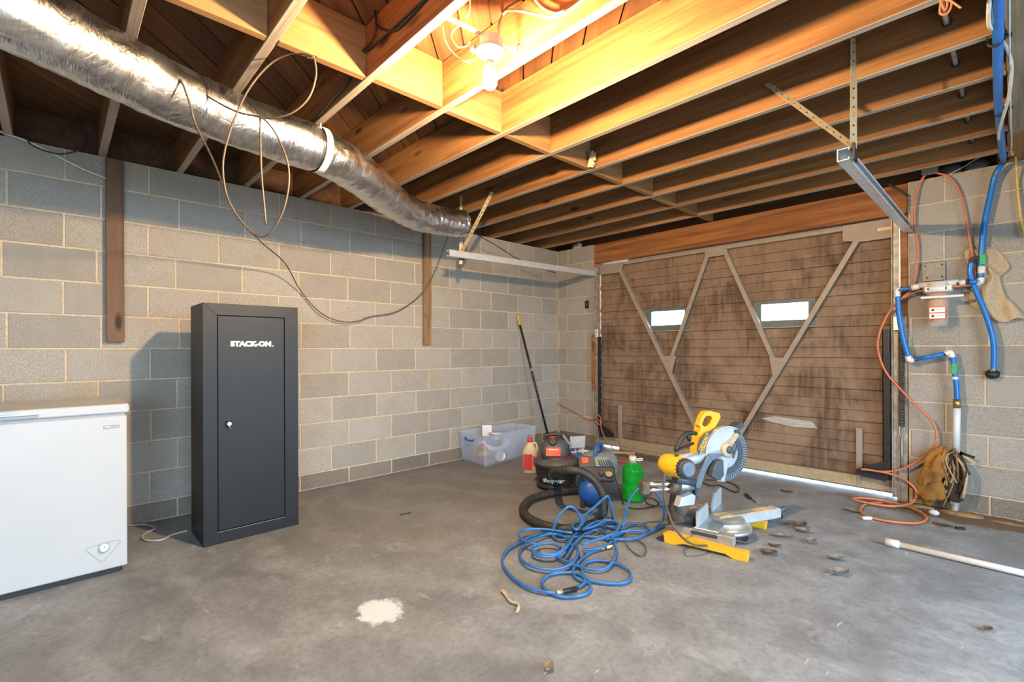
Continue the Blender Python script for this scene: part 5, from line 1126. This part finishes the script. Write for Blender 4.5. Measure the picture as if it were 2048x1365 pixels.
tag(obj('rope_scrap', MB().tube(smooth_path(tw, 6), 0.010, 7, rfun=lambda u: 0.009 + 0.004 * math.sin(u * 60)).tube(smooth_path([(x, y + 0.03, z) for x, y, z in tw][1:4], 6), 0.009, 7), 'straw'), 'dirty twisted rope scrap under the orange cord coil', 'rope')
tag(obj('floor_nail', MB().tube(smooth_path([(1.039, -2.843, 0.004), (1.051, -2.803, 0.004), (1.057, -2.768, 0.004)], 3), 0.004, 6), 'black_steel'), 'thin dark nail on the floor right of the black cabinet', 'nail')
cable('freezer_cord', 'pale brown power cord on the floor between freezer and cabinet', [[(0.009, -4.21, 0.007), (0.054, -4.138, 0.007), (0.11, -4.106, 0.007), (0.196, -4.09, 0.007), (0.256, -4.147, 0.007), (0.343, -4.168, 0.007), (0.412, -4.14, 0.007), (0.445, -4.084, 0.007), (0.393, -4.028, 0.007), (0.38, -3.949, 0.007)]], 0.006, 'cable_grey', cat='cord')

# ================================================================ back wall, right of the door
t = thing('wall_switch', 'small black box fixed on the block pier left of the garage door', 'switch', (0.455, -0.002, 1.61))
obj('plate', MB().box((0.429, -0.014, 1.609), (0.482, 0.0, 1.70), 0.003), 'black_steel', t)
obj('rocker', MB().box((0.444, -0.018, 1.635), (0.466, -0.013, 1.672), 0.002), 'vac_grey', t)
tag(obj('insulation_tuft', MB().sphere((0.275, 0.03, ZT + 0.02), (0.06, 0.04, 0.045), seg=12).sphere((0.32, 0.02, ZT + 0.03), (0.04, 0.035, 0.04), seg=10), 'rope'), 'tan tuft of insulation stuffed on the pier top near the room corner', 'insulation')
tag(obj('insulation_tuft', MB().sphere((3.62, 0.06, ZT + 0.035), (0.07, 0.04, 0.05), seg=12).sphere((3.75, 0.06, ZT + 0.035), (0.07, 0.04, 0.05), seg=12), 'vac_grey'), 'grey tufts of insulation on the wall top beside the blue pipe', 'insulation')

t = thing('junction_box', 'metal junction box on top of the block wall with orange cords', 'box', (3.51, -0.03, 2.30))
q = Vector((3.518, -0.03, 2.392))
obj('box', MB().obox(q, (1, 0, 0), (0, 1, 0), UP, 0.085, 0.05, 0.05, 0.003), 'galv_dull', t)
obj('cover', MB().obox(q - Vector((0, 0.027, 0)), (1, 0, 0), (0, 1, 0), UP, 0.088, 0.003, 0.053, 0.001), 'plate_grey', t)
cordA = [(3.492, -0.04, 2.365), (3.454, -0.04, 2.285), (3.434, -0.04, 2.127), (3.436, -0.04, 2.001), (3.452, -0.04, 1.835), (3.441, -0.04, 1.675), (3.418, -0.04, 1.558)] + [(3.354, -0.07, 1.481), (3.281, -0.07, 1.375), (3.23, -0.07, 1.228), (3.226, -0.07, 1.097), (3.271, -0.07, 0.949)] + [(3.351, -0.06, 0.83), (3.435, -0.06, 0.719), (3.522, -0.06, 0.62), (3.551, -0.06, 0.518), (3.532, -0.06, 0.428), (3.461, -0.06, 0.328), (3.363, -0.06, 0.246), (3.261, -0.06, 0.205)] + [(3.161, -0.1, 0.21), (3.121, -0.1, 0.206)]
cordA2 = [(3.121, -0.1, 0.206), (3.237, -0.1, 0.208), (3.34, -0.1, 0.194)] + [(3.415, -0.14, 0.162), (3.45, -0.14, 0.109)] + [(3.426, -0.125, 0.03), (3.367, -0.311, 0.03), (3.265, -0.37, 0.03), (3.138, -0.356, 0.03), (3.117, -0.311, 0.03), (3.228, -0.231, 0.03)] + [(3.365, -0.187, 0.012), (3.485, -0.29, 0.012), (3.531, -0.422, 0.012), (3.502, -0.568, 0.012), (3.4, -0.648, 0.012), (3.285, -0.661, 0.012), (3.217, -0.594, 0.012), (3.189, -0.476, 0.012), (3.2, -0.325, 0.012), (3.27, -0.221, 0.012)]
cordB = [(3.535, -0.04, 2.371), (3.611, -0.04, 2.326), (3.655, -0.04, 2.253), (3.685, -0.04, 2.142), (3.704, -0.04, 2.001), (3.719, -0.04, 1.88), (3.733, -0.04, 1.775)] + [(3.748, -0.05, 1.637), (3.736, -0.05, 1.561)] + [(3.692, -0.155, 1.542), (3.605, -0.155, 1.541), (3.501, -0.155, 1.53)] + [(3.432, -0.06, 1.526), (3.352, -0.06, 1.482)]
t = thing('extension_cable', 'orange extension cable hanging down the right jamb and coiled on the floor', 'cable', cordA[-1])
obj('strand', MB().tube(smooth_path(cordA, 7), 0.0075, 8), 'cord_orange', t); obj('strand', MB().tube(smooth_path(cordA2, 7), 0.0075, 8), 'cord_orange', t)
obj('strand', MB().tube(smooth_path(cordB, 7), 0.0065, 8), 'cord_orange', t)
q = Vector((3.26, -0.687, 0.012)); obj('plug_end', MB().obox(q, CAMR, CAMD, UP, 0.06, 0.024, 0.02, 0.005), 'tape_white', t)
ct = [[(3.756, -2.32, 2.345), (3.771, -2.32, 2.292), (3.778, -2.32, 2.314), (3.765, -2.32, 2.336), (3.758, -2.32, 2.29), (3.775, -2.32, 2.276), (3.788, -2.32, 2.3), (3.782, -2.32, 2.334)], [(3.77, -2.33, 2.329), (3.791, -2.33, 2.304), (3.804, -2.33, 2.284), (3.812, -2.33, 2.273)]]
cable('wire_tangle', 'small tangle of orange wire on a joist at the top right', ct, 0.0035, 'cord_orange', cat='wire')

# water filter
t = thing('water_filter', 'clear water filter housing with a brown cartridge on a grey bracket', 'filter', (3.57, -0.1, 1.27))
fc = Vector((3.565, -0.105, 0))
obj('bracket', MB().box((3.472, -0.022, 1.60), (3.597, -0.002, 1.735), 0.002).box((3.48, -0.10, 1.598), (3.59, -0.002, 1.606)), 'plate_grey', t)
for x_, z_ in ((3.49, 1.715), (3.58, 1.715), (3.50, 1.63), (3.58, 1.63)): obj('screw_head', MB().lathe([(0.006, 0), (0.005, 0.003)], (x_, -0.022, z_), (0, -1, 0), 8), 'print_dark', t)
hd = obj('filter_head', MB().lathe([(0.052, 1.512), (0.078, 1.514), (0.080, 1.535), (0.080, 1.548), (0.062, 1.556), (0.06, 1.578), (0.03, 1.585)], fc, n=32).cyl(fc + Vector((-0.105, 0, 1.572)), fc + Vector((0.105, 0, 1.572)), 0.021, n=16), 'white_plastic', t)
obj('head_bracket', MB().box((3.50, -0.17, 1.518), (3.64, -0.12, 1.552), 0.003), 'white_plastic', hd)
obj('head_decal', MB().box((3.515, -0.1725, 1.526), (3.615, -0.170, 1.544)), 'print_dark', hd)
obj('housing', MB().lathe([(0.03, 1.275), (0.048, 1.280), (0.053, 1.295), (0.060, 1.47), (0.066, 1.512)], fc, n=32), 'clear', t)
obj('cartridge', MB().lathe([(0.02, 1.305), (0.040, 1.308), (0.044, 1.50), (0.03, 1.505)], fc, n=24), 'filter_core', t)
for k in range(24):
    a = 2 * PI * k / 24; obj('pleat', MB().obox(fc + Vector((0.044 * math.cos(a), 0.044 * math.sin(a), 1.405)), (math.cos(a), math.sin(a), 0), (-math.sin(a), math.cos(a), 0), UP, 0.006, 0.004, 0.18), 'filter_core', t)
obj('wrench', MB().lathe([(0.066, 1.468), (0.074, 1.468), (0.074, 1.484), (0.066, 1.484)], fc, n=28).box((fc.x - 0.085, -0.185, 1.468), (fc.x + 0.135, -0.155, 1.484), 0.003), 'white_plastic', t)
obj('label_border', MB().box((fc.x - 0.043, -0.1645, 1.325), (fc.x + 0.043, -0.163, 1.411), 0.0005), 'orange_label', t)
for dz in (0.0, -0.042):
    lb = obj('label', MB().box((fc.x - 0.040, -0.1665, 1.372 + dz), (fc.x + 0.040, -0.164, 1.406 + dz), 0.001), 'print_white', t)
    obj('label_dot', MB().lathe([(0.008, 0), (0.008, 0.001)], (fc.x - 0.022, -0.1665, 1.389 + dz), (0, -1, 0), 12), 'print_dark', lb)
    obj('label_bar', MB().box((fc.x - 0.008, -0.1675, 1.385 + dz), (fc.x + 0.034, -0.1664, 1.395 + dz)), 'tape_white', lb)

# blue water pipe: mains run under the joists and down to the filter
def pipe(name, label, path, r, extra, sub=8):
    t = thing(name, label, 'pipe', Vector(path[0])); obj('pipe', MB().tube(smooth_path(path, sub), r, 14), 'pex', t); extra(t); return t
def ring_at(t, c, d, r, L, mat, nm='crimp_ring'):
    c = Vector(c); d = Vector(d).normalized() * L / 2; obj(nm, MB().cyl(c - d, c + d, r, n=14), mat, t)
main = [(3.905, -3.2, 2.32), (3.903, -2.6, 2.32), (3.898, -2.18, 2.32), (3.886, -1.6, 2.322), (3.880, -1.1, 2.32), (3.882, -0.6, 2.315), (3.885, -0.32, 2.30)] + [(3.882, -0.12, 2.322)] + [(3.845, -0.07, 2.257)] + [(3.823, -0.06, 2.139), (3.802, -0.06, 2.012), (3.787, -0.06, 1.881), (3.78, -0.06, 1.766), (3.775, -0.06, 1.65), (3.775, -0.06, 1.583)]
def ex_main(t):
    for y, z in ((-1.893, 2.318), (-1.082, 2.318), (-0.271, 2.29)):
        obj('pipe_strap', MB().tube([(3.885 + 0.021 * math.cos(a * PI / 6), y, z + 0.003 + 0.021 * math.sin(a * PI / 6)) for a in range(6, 13)], 0.0055, 6).box((3.86, y - 0.012, z + 0.004), (3.864, y + 0.012, ZT - 0.003)).box((3.898, y - 0.012, z + 0.004), (3.93, y + 0.012, z + 0.012)), 'black_steel', t)
    ring_at(t, (3.845, -0.07, 2.263), (0.03, 0.02, -0.1), 0.0185, 0.012, 'copper_ring')
    for y_ in (555,): ring_at(t, (3.775, -0.06, 1.599), (0, 0, 1), 0.0185, 0.012, 'copper_ring')
    obj('valve_tag', MB().obox((3.785, -0.083, 1.715), (1, 0, 0), (0, 1, 0), UP, 0.030, 0.004, 0.068, 0.002), 'green_tag', t)
    obj('valve_body', MB().obox((3.78, -0.068, 1.648), (1, 0, 0), (0, 1, 0), UP, 0.036, 0.036, 0.05, 0.006), 'tape_white', t)
    obj('elbow', MB().tube(smooth_path([(3.775, -0.06, 1.596), (3.775, -0.06, 1.573), (3.76, -0.06, 1.561), (3.736, -0.06, 1.567), (3.711, -0.06, 1.566)], 4), 0.019, 12), 'white_plastic', t)
pipe('water_pipe', 'blue water pipe strapped under the joists and dropping down the right wall', main, 0.0165, ex_main)
def ex_b(t):
    obj('branch_arm', MB().tube(smooth_path([(3.768, -0.07, 1.729), (3.749, -0.07, 1.729), (3.732, -0.07, 1.721), (3.729, -0.07, 1.694)], 4), 0.013, 12), 'print_dark', t)
    obj('end_cap', MB().lathe([(0.020, -0.045), (0.034, -0.042), (0.036, -0.012), (0.02, 0.0)], (3.829, -0.04, 0.975), (0, -0.5, 1), 18), 'cable_black', t)
    obj('end_valve', MB().lathe([(0.012, -0.02), (0.016, 0.0), (0.012, 0.03)], (3.832, -0.07, 0.989), UP, 14), 'chrome', t)
    ring_at(t, (3.729, -0.07, 1.688), (0, 0, 1), 0.017, 0.01, 'copper_ring')
pipe('water_pipe', 'blue branch pipe curving across the mesh cloth down to a black end cap', [(3.73, -0.075, 1.701), (3.725, -0.075, 1.637), (3.737, -0.075, 1.568), (3.761, -0.075, 1.482), (3.791, -0.075, 1.38), (3.819, -0.075, 1.263), (3.835, -0.075, 1.164), (3.837, -0.075, 1.065), (3.835, -0.075, 0.99)], 0.0155, ex_b)
def ex_c(t):
    obj('filter_tail', MB().tube([(3.464, -0.105, 1.569), (3.42, -0.105, 1.559), (3.373, -0.105, 1.553), (3.35, -0.105, 1.551)], 0.0145, 12), 'pex', t)
    obj('filter_fitting', MB().tube([(3.464, -0.105, 1.566), (3.423, -0.105, 1.559)], 0.021, 14), 'white_plastic', t)
    for xx, yy in ((1819, 577), (1803, 579)): ring_at(t, (Vector((3.389, -0.105, 1.555)) + Vector(((xx - 1811) * 0.0027, 0, 0))), (1, 0, 0), 0.0175, 0.01, 'copper_ring')
    obj('elbow', MB().tube(smooth_path([(3.366, -0.1, 1.554), (3.344, -0.1, 1.552), (3.341, -0.1, 1.524), (3.343, -0.1, 1.502)], 4), 0.019, 12), 'white_plastic', t)
    obj('elbow', MB().tube(smooth_path([(3.399, -0.08, 1.072), (3.407, -0.08, 1.04), (3.432, -0.08, 1.044)], 4), 0.019, 12), 'white_plastic', t)
    obj('cross_pipe', MB().tube([(3.427, -0.08, 1.044), (3.519, -0.08, 1.066), (3.606, -0.08, 1.091)], 0.0150, 12), 'pex', t)
    obj('elbow', MB().tube(smooth_path([(3.601, -0.08, 1.087), (3.621, -0.08, 1.098), (3.631, -0.08, 1.084), (3.634, -0.08, 1.063)], 4), 0.019, 12), 'white_plastic', t)
    obj('down_pipe', MB().tube(smooth_path([(3.634, -0.075, 1.07), (3.641, -0.075, 1.019), (3.648, -0.075, 0.944), (3.656, -0.075, 0.858), (3.658, -0.075, 0.773)], 5), 0.0155, 12), 'pex', t)
    obj('valve_tag', MB().obox((3.645, -0.095, 0.985), (1, 0, 0.1), (0, 1, 0), UP, 0.028, 0.004, 0.075, 0.002), 'green_tag', t)
    ring_at(t, (3.648, -0.075, 0.92), (0.02, 0, -1), 0.0185, 0.02, 'tape_white'); ring_at(t, (3.603, -0.08, 1.087), (1, 0, 0.1), 0.0178, 0.012, 'copper_ring'); ring_at(t, (3.435, -0.08, 1.044), (1, 0, 0.1), 0.0178, 0.012, 'copper_ring')
    obj('brass_coupling', MB().cyl((3.658, -0.075, 0.776), (3.658, -0.075, 0.718), 0.022, n=12), 'brass', t)
    obj('riser', MB().tube([(3.658, -0.07, 0.721), (3.655, -0.07, 0.584), (3.652, -0.07, 0.412)], 0.0205, 14), 'pvc', t)
    obj('floor_stub', MB().cyl((3.652, -0.09, 0.074), (3.637, -0.1, -0.027), 0.022, n=14), 'galv_dull', t)
pipe('water_pipe', 'blue pipe stepping down from the filter to a white riser', [(3.346, -0.095, 1.516), (3.348, -0.095, 1.407), (3.359, -0.095, 1.297), (3.379, -0.095, 1.17), (3.401, -0.095, 1.072)], 0.0165, ex_c)
t = thing('filter_union', 'short blue and white union between the filter and the main water pipe', 'pipe fitting', (3.689, -0.105, 1.56))
obj('white_nut', MB().tube([(3.672, -0.105, 1.566), (3.706, -0.105, 1.569)], 0.021, 14), 'white_plastic', t)
obj('black_band', MB().tube([(3.662, -0.105, 1.563), (3.672, -0.105, 1.566)], 0.0225, 14), 'print_dark', t); obj('black_band', MB().tube([(3.706, -0.105, 1.569), (3.716, -0.105, 1.568)], 0.0225, 14), 'print_dark', t)
obj('blue_stub', MB().tube([(3.716, -0.1, 1.568), (3.762, -0.1, 1.57)], 0.0155, 14), 'pex', t)

# mesh cloth hanging behind the pipes
def cloth_sheet(rows_, y0, amp, nx=16):
    mb = MB(); G = []
    pts = smooth_path([(a, b, z) for a, b, z in rows_], 5)
    for i, p in enumerate(pts):
        row = []
        for k in range(nx + 1):
            u = k / nx; x = p.x + (p.y - p.x) * u
            y = y0 - amp * (0.6 + 0.4 * math.sin(u * 9 + i * 0.25)) * (0.5 + 0.5 * math.sin(u * PI)) - 0.012 * noise.noise(Vector((x * 16, p.z * 16, 1.3)))
            zz = p.z + 0.012 * math.sin(u * 7 + i * 0.3)
            row.append(mb.bm.verts.new((x, y, zz)))
        G.append(row)
    for i in range(len(G) - 1):
        for k in range(nx):
            f = mb.bm.faces.new((G[i][k], G[i][k + 1], G[i + 1][k + 1], G[i + 1][k])); f.smooth = True
    bmesh.ops.solidify(mb.bm, geom=list(mb.bm.faces), thickness=0.002)
    return mb
def rowsB(lst): return lst
t = thing('mesh_cloth', 'tan mesh cloth hung on the wall behind the blue pipes', 'cloth', (3.85, -0.02, 1.4))
L0 = [(3.708, -0.02, 1.809), (3.695, -0.02, 1.774), (3.7, -0.02, 1.725), (3.715, -0.02, 1.661), (3.732, -0.02, 1.605), (3.739, -0.02, 1.57)]; R0 = [(3.776, -0.02, 1.802), (3.847, -0.02, 1.768), (3.889, -0.02, 1.725), (3.909, -0.02, 1.683), (3.884, -0.02, 1.624), (3.861, -0.02, 1.591)]
obj('upper_fold', cloth_sheet([(a[0], b[0], (a[2] + b[2]) / 2) for a, b in zip(L0, R0)], -0.008, 0.035), 'cloth', t)
L1 = [(3.791, -0.035, 1.667), (3.767, -0.035, 1.613), (3.727, -0.035, 1.529), (3.717, -0.035, 1.482), (3.732, -0.035, 1.434), (3.79, -0.035, 1.376), (3.842, -0.035, 1.326)]; R1 = [(3.814, -0.035, 1.664), (3.859, -0.035, 1.602), (3.875, -0.035, 1.535), (3.897, -0.035, 1.457), (3.922, -0.035, 1.4), (3.955, -0.035, 1.333), (3.986, -0.035, 1.287)]
obj('lower_fold', cloth_sheet([(a[0], b[0], (a[2] + b[2]) / 2) for a, b in zip(L1, R1)], -0.025, 0.035), 'cloth', t)

# wires at the right
cable('yellow_cable', 'yellow cable dropping down the wall at the right edge', [[(3.925, -0.30, 2.31)] + [(3.923, -0.1, 2.427), (3.938, -0.1, 2.327)] + [(3.944, -0.04, 2.212), (3.951, -0.04, 2.082), (3.961, -0.04, 1.95), (3.979, -0.04, 1.835)]], 0.007, 'cable_yellow')
cable('white_cable', 'white cable swagged beside the blue pipe under the joists', [[(3.885, -2.35, 2.33), (3.872, -2.1, 2.30), (3.888, -1.95, 2.33), (3.915, -1.75, 2.335), (3.927, -1.60, 2.315), (3.917, -1.35, 2.29), (3.896, -1.1, 2.285), (3.876, -0.85, 2.29), (3.873, -0.70, 2.30)]], 0.0065, 'cable_white')
cable('white_cable', 'thin pale wire hanging straight along the girder at top right', [[(3.925, -2.3, 2.335), (3.922, -1.6, 2.315), (3.922, -1.0, 2.30), (3.922, -0.5, 2.30), (3.905, -0.3, 2.31)]], 0.003, 'cable_white')
cable('thin_wire', 'thin pale wire stretched from the junction box to the girder', [[(3.615, -0.05, 2.33), (3.688, -0.05, 2.361), (3.774, -0.05, 2.405), (3.868, -0.05, 2.41), (3.98, -0.05, 2.405)]], 0.002, 'cable_white')
cable('jamb_wire', 'dark wires looping behind the track end above the right jamb', [[(3.218, -0.03, 2.441), (3.292, -0.03, 2.339), (3.365, -0.03, 2.273), (3.396, -0.03, 2.21), (3.385, -0.03, 2.122), (3.35, -0.03, 2.074)], [(3.233, -0.03, 2.429), (3.322, -0.03, 2.32), (3.402, -0.03, 2.238)]], 0.004, 'cable_black')
t = thing('steel_conduit', 'dark steel water line running through the joists near the girder', 'pipe', (3.74, -0.2, 2.45))
obj('line', MB().cyl((3.742, -3.0, 2.455), (3.752, -0.05, 2.445), 0.0095, n=12), 'galv_dull', t)
for y in JY[4:]:
    obj('grommet', MB().lathe([(0.018, 0), (0.018, 0.003)], (3.747, y - 0.020, 2.45), (0, -1, 0), 14), 'print_dark', t)

# torn insulation and roots at the foot of the riser
t = thing('torn_insulation', 'torn yellow foam and dry straw wrapped round the foot of the riser', 'insulation', (3.6, -0.1, 0))
for fc_, rad, sd in (((3.535, -0.11, 0.27), (0.062, 0.045, 0.16), 1.0), ((3.52, -0.12, 0.13), (0.075, 0.04, 0.085), 6.0)):
    fm = MB(); g = bmesh.ops.create_icosphere(fm.bm, subdivisions=4, radius=1)
    for v in g['verts']:
        d_ = 1 + 0.45 * noise.noise(v.co * 1.6 + Vector((sd, 2, 1))) + 0.18 * noise.noise(v.co * 4.5 + Vector((sd, 0, 3)))
        v.co = Vector((v.co.x * rad[0], v.co.y * rad[1], v.co.z * rad[2])) * d_ + Vector((fc_[0] + 0.25 * (v.co.z) * rad[2], fc_[1], fc_[2]))
    for f in fm.bm.faces: f.smooth = True
    obj('foam_chunk', fm, 'foam', t)
rs = random.Random(5)
for k in range(26):
    a = Vector((3.643, -0.09, 0.424)) + Vector((rs.uniform(-0.03, 0.03), rs.uniform(-0.03, 0.03), rs.uniform(-0.02, 0.02)))
    e = Vector((3.63 + rs.uniform(-0.07, 0.07), -0.09 + rs.uniform(-0.05, 0.03), rs.uniform(0.02, 0.22)))
    m_ = (a + e) / 2 + Vector((rs.uniform(-0.05, 0.06), rs.uniform(-0.04, 0.0), rs.uniform(-0.02, 0.05)))
    obj('straw_strand', MB().tube(smooth_path([a, m_, e], 4), rs.uniform(0.004, 0.009), 5), rs.choice(['straw', 'straw', 'dark_root', 'rope']), t)
obj('root_mass', MB().lathe([(0.01, 0.06), (0.05, 0.09), (0.062, 0.16), (0.05, 0.25), (0.035, 0.34), (0.03, 0.40)], (3.64, -0.075, 0), n=9, smooth=False), 'dark_root', t)
for k, (x, y, L, an) in enumerate(((1925, 935, 0.16, -0.4), (1938, 915, 0.12, -1.0), (1945, 925, 0.10, -1.3), (1930, 955, 0.15, -0.2), (1882, 905, 0.08, 1.1))):
    q = Vector((3.666, -0.06, 0.413)); e = q + Vector((-math.sin(an) * L * 0.8, 0.0, -math.cos(an) * L))
    obj('paper_strip', MB().bar(q, e, 0.018, 0.004, (0, 1, 0)), ('rope' if k % 2 else 'dark_root'), t)
dc = tag(obj('dirt_crumbs', MB().sphere((3.9, -0.12, 0.0), (0.09, 0.03, 0.012), seg=10).sphere((3.45, -0.09, 0.0), (0.10, 0.04, 0.015), seg=10).sphere((3.68, -0.10, 0.0), (0.12, 0.06, 0.02), seg=10), 'straw'), 'heap of brown dirt along the foot of the right wall', 'dirt')

dc['kind'] = 'stuff'
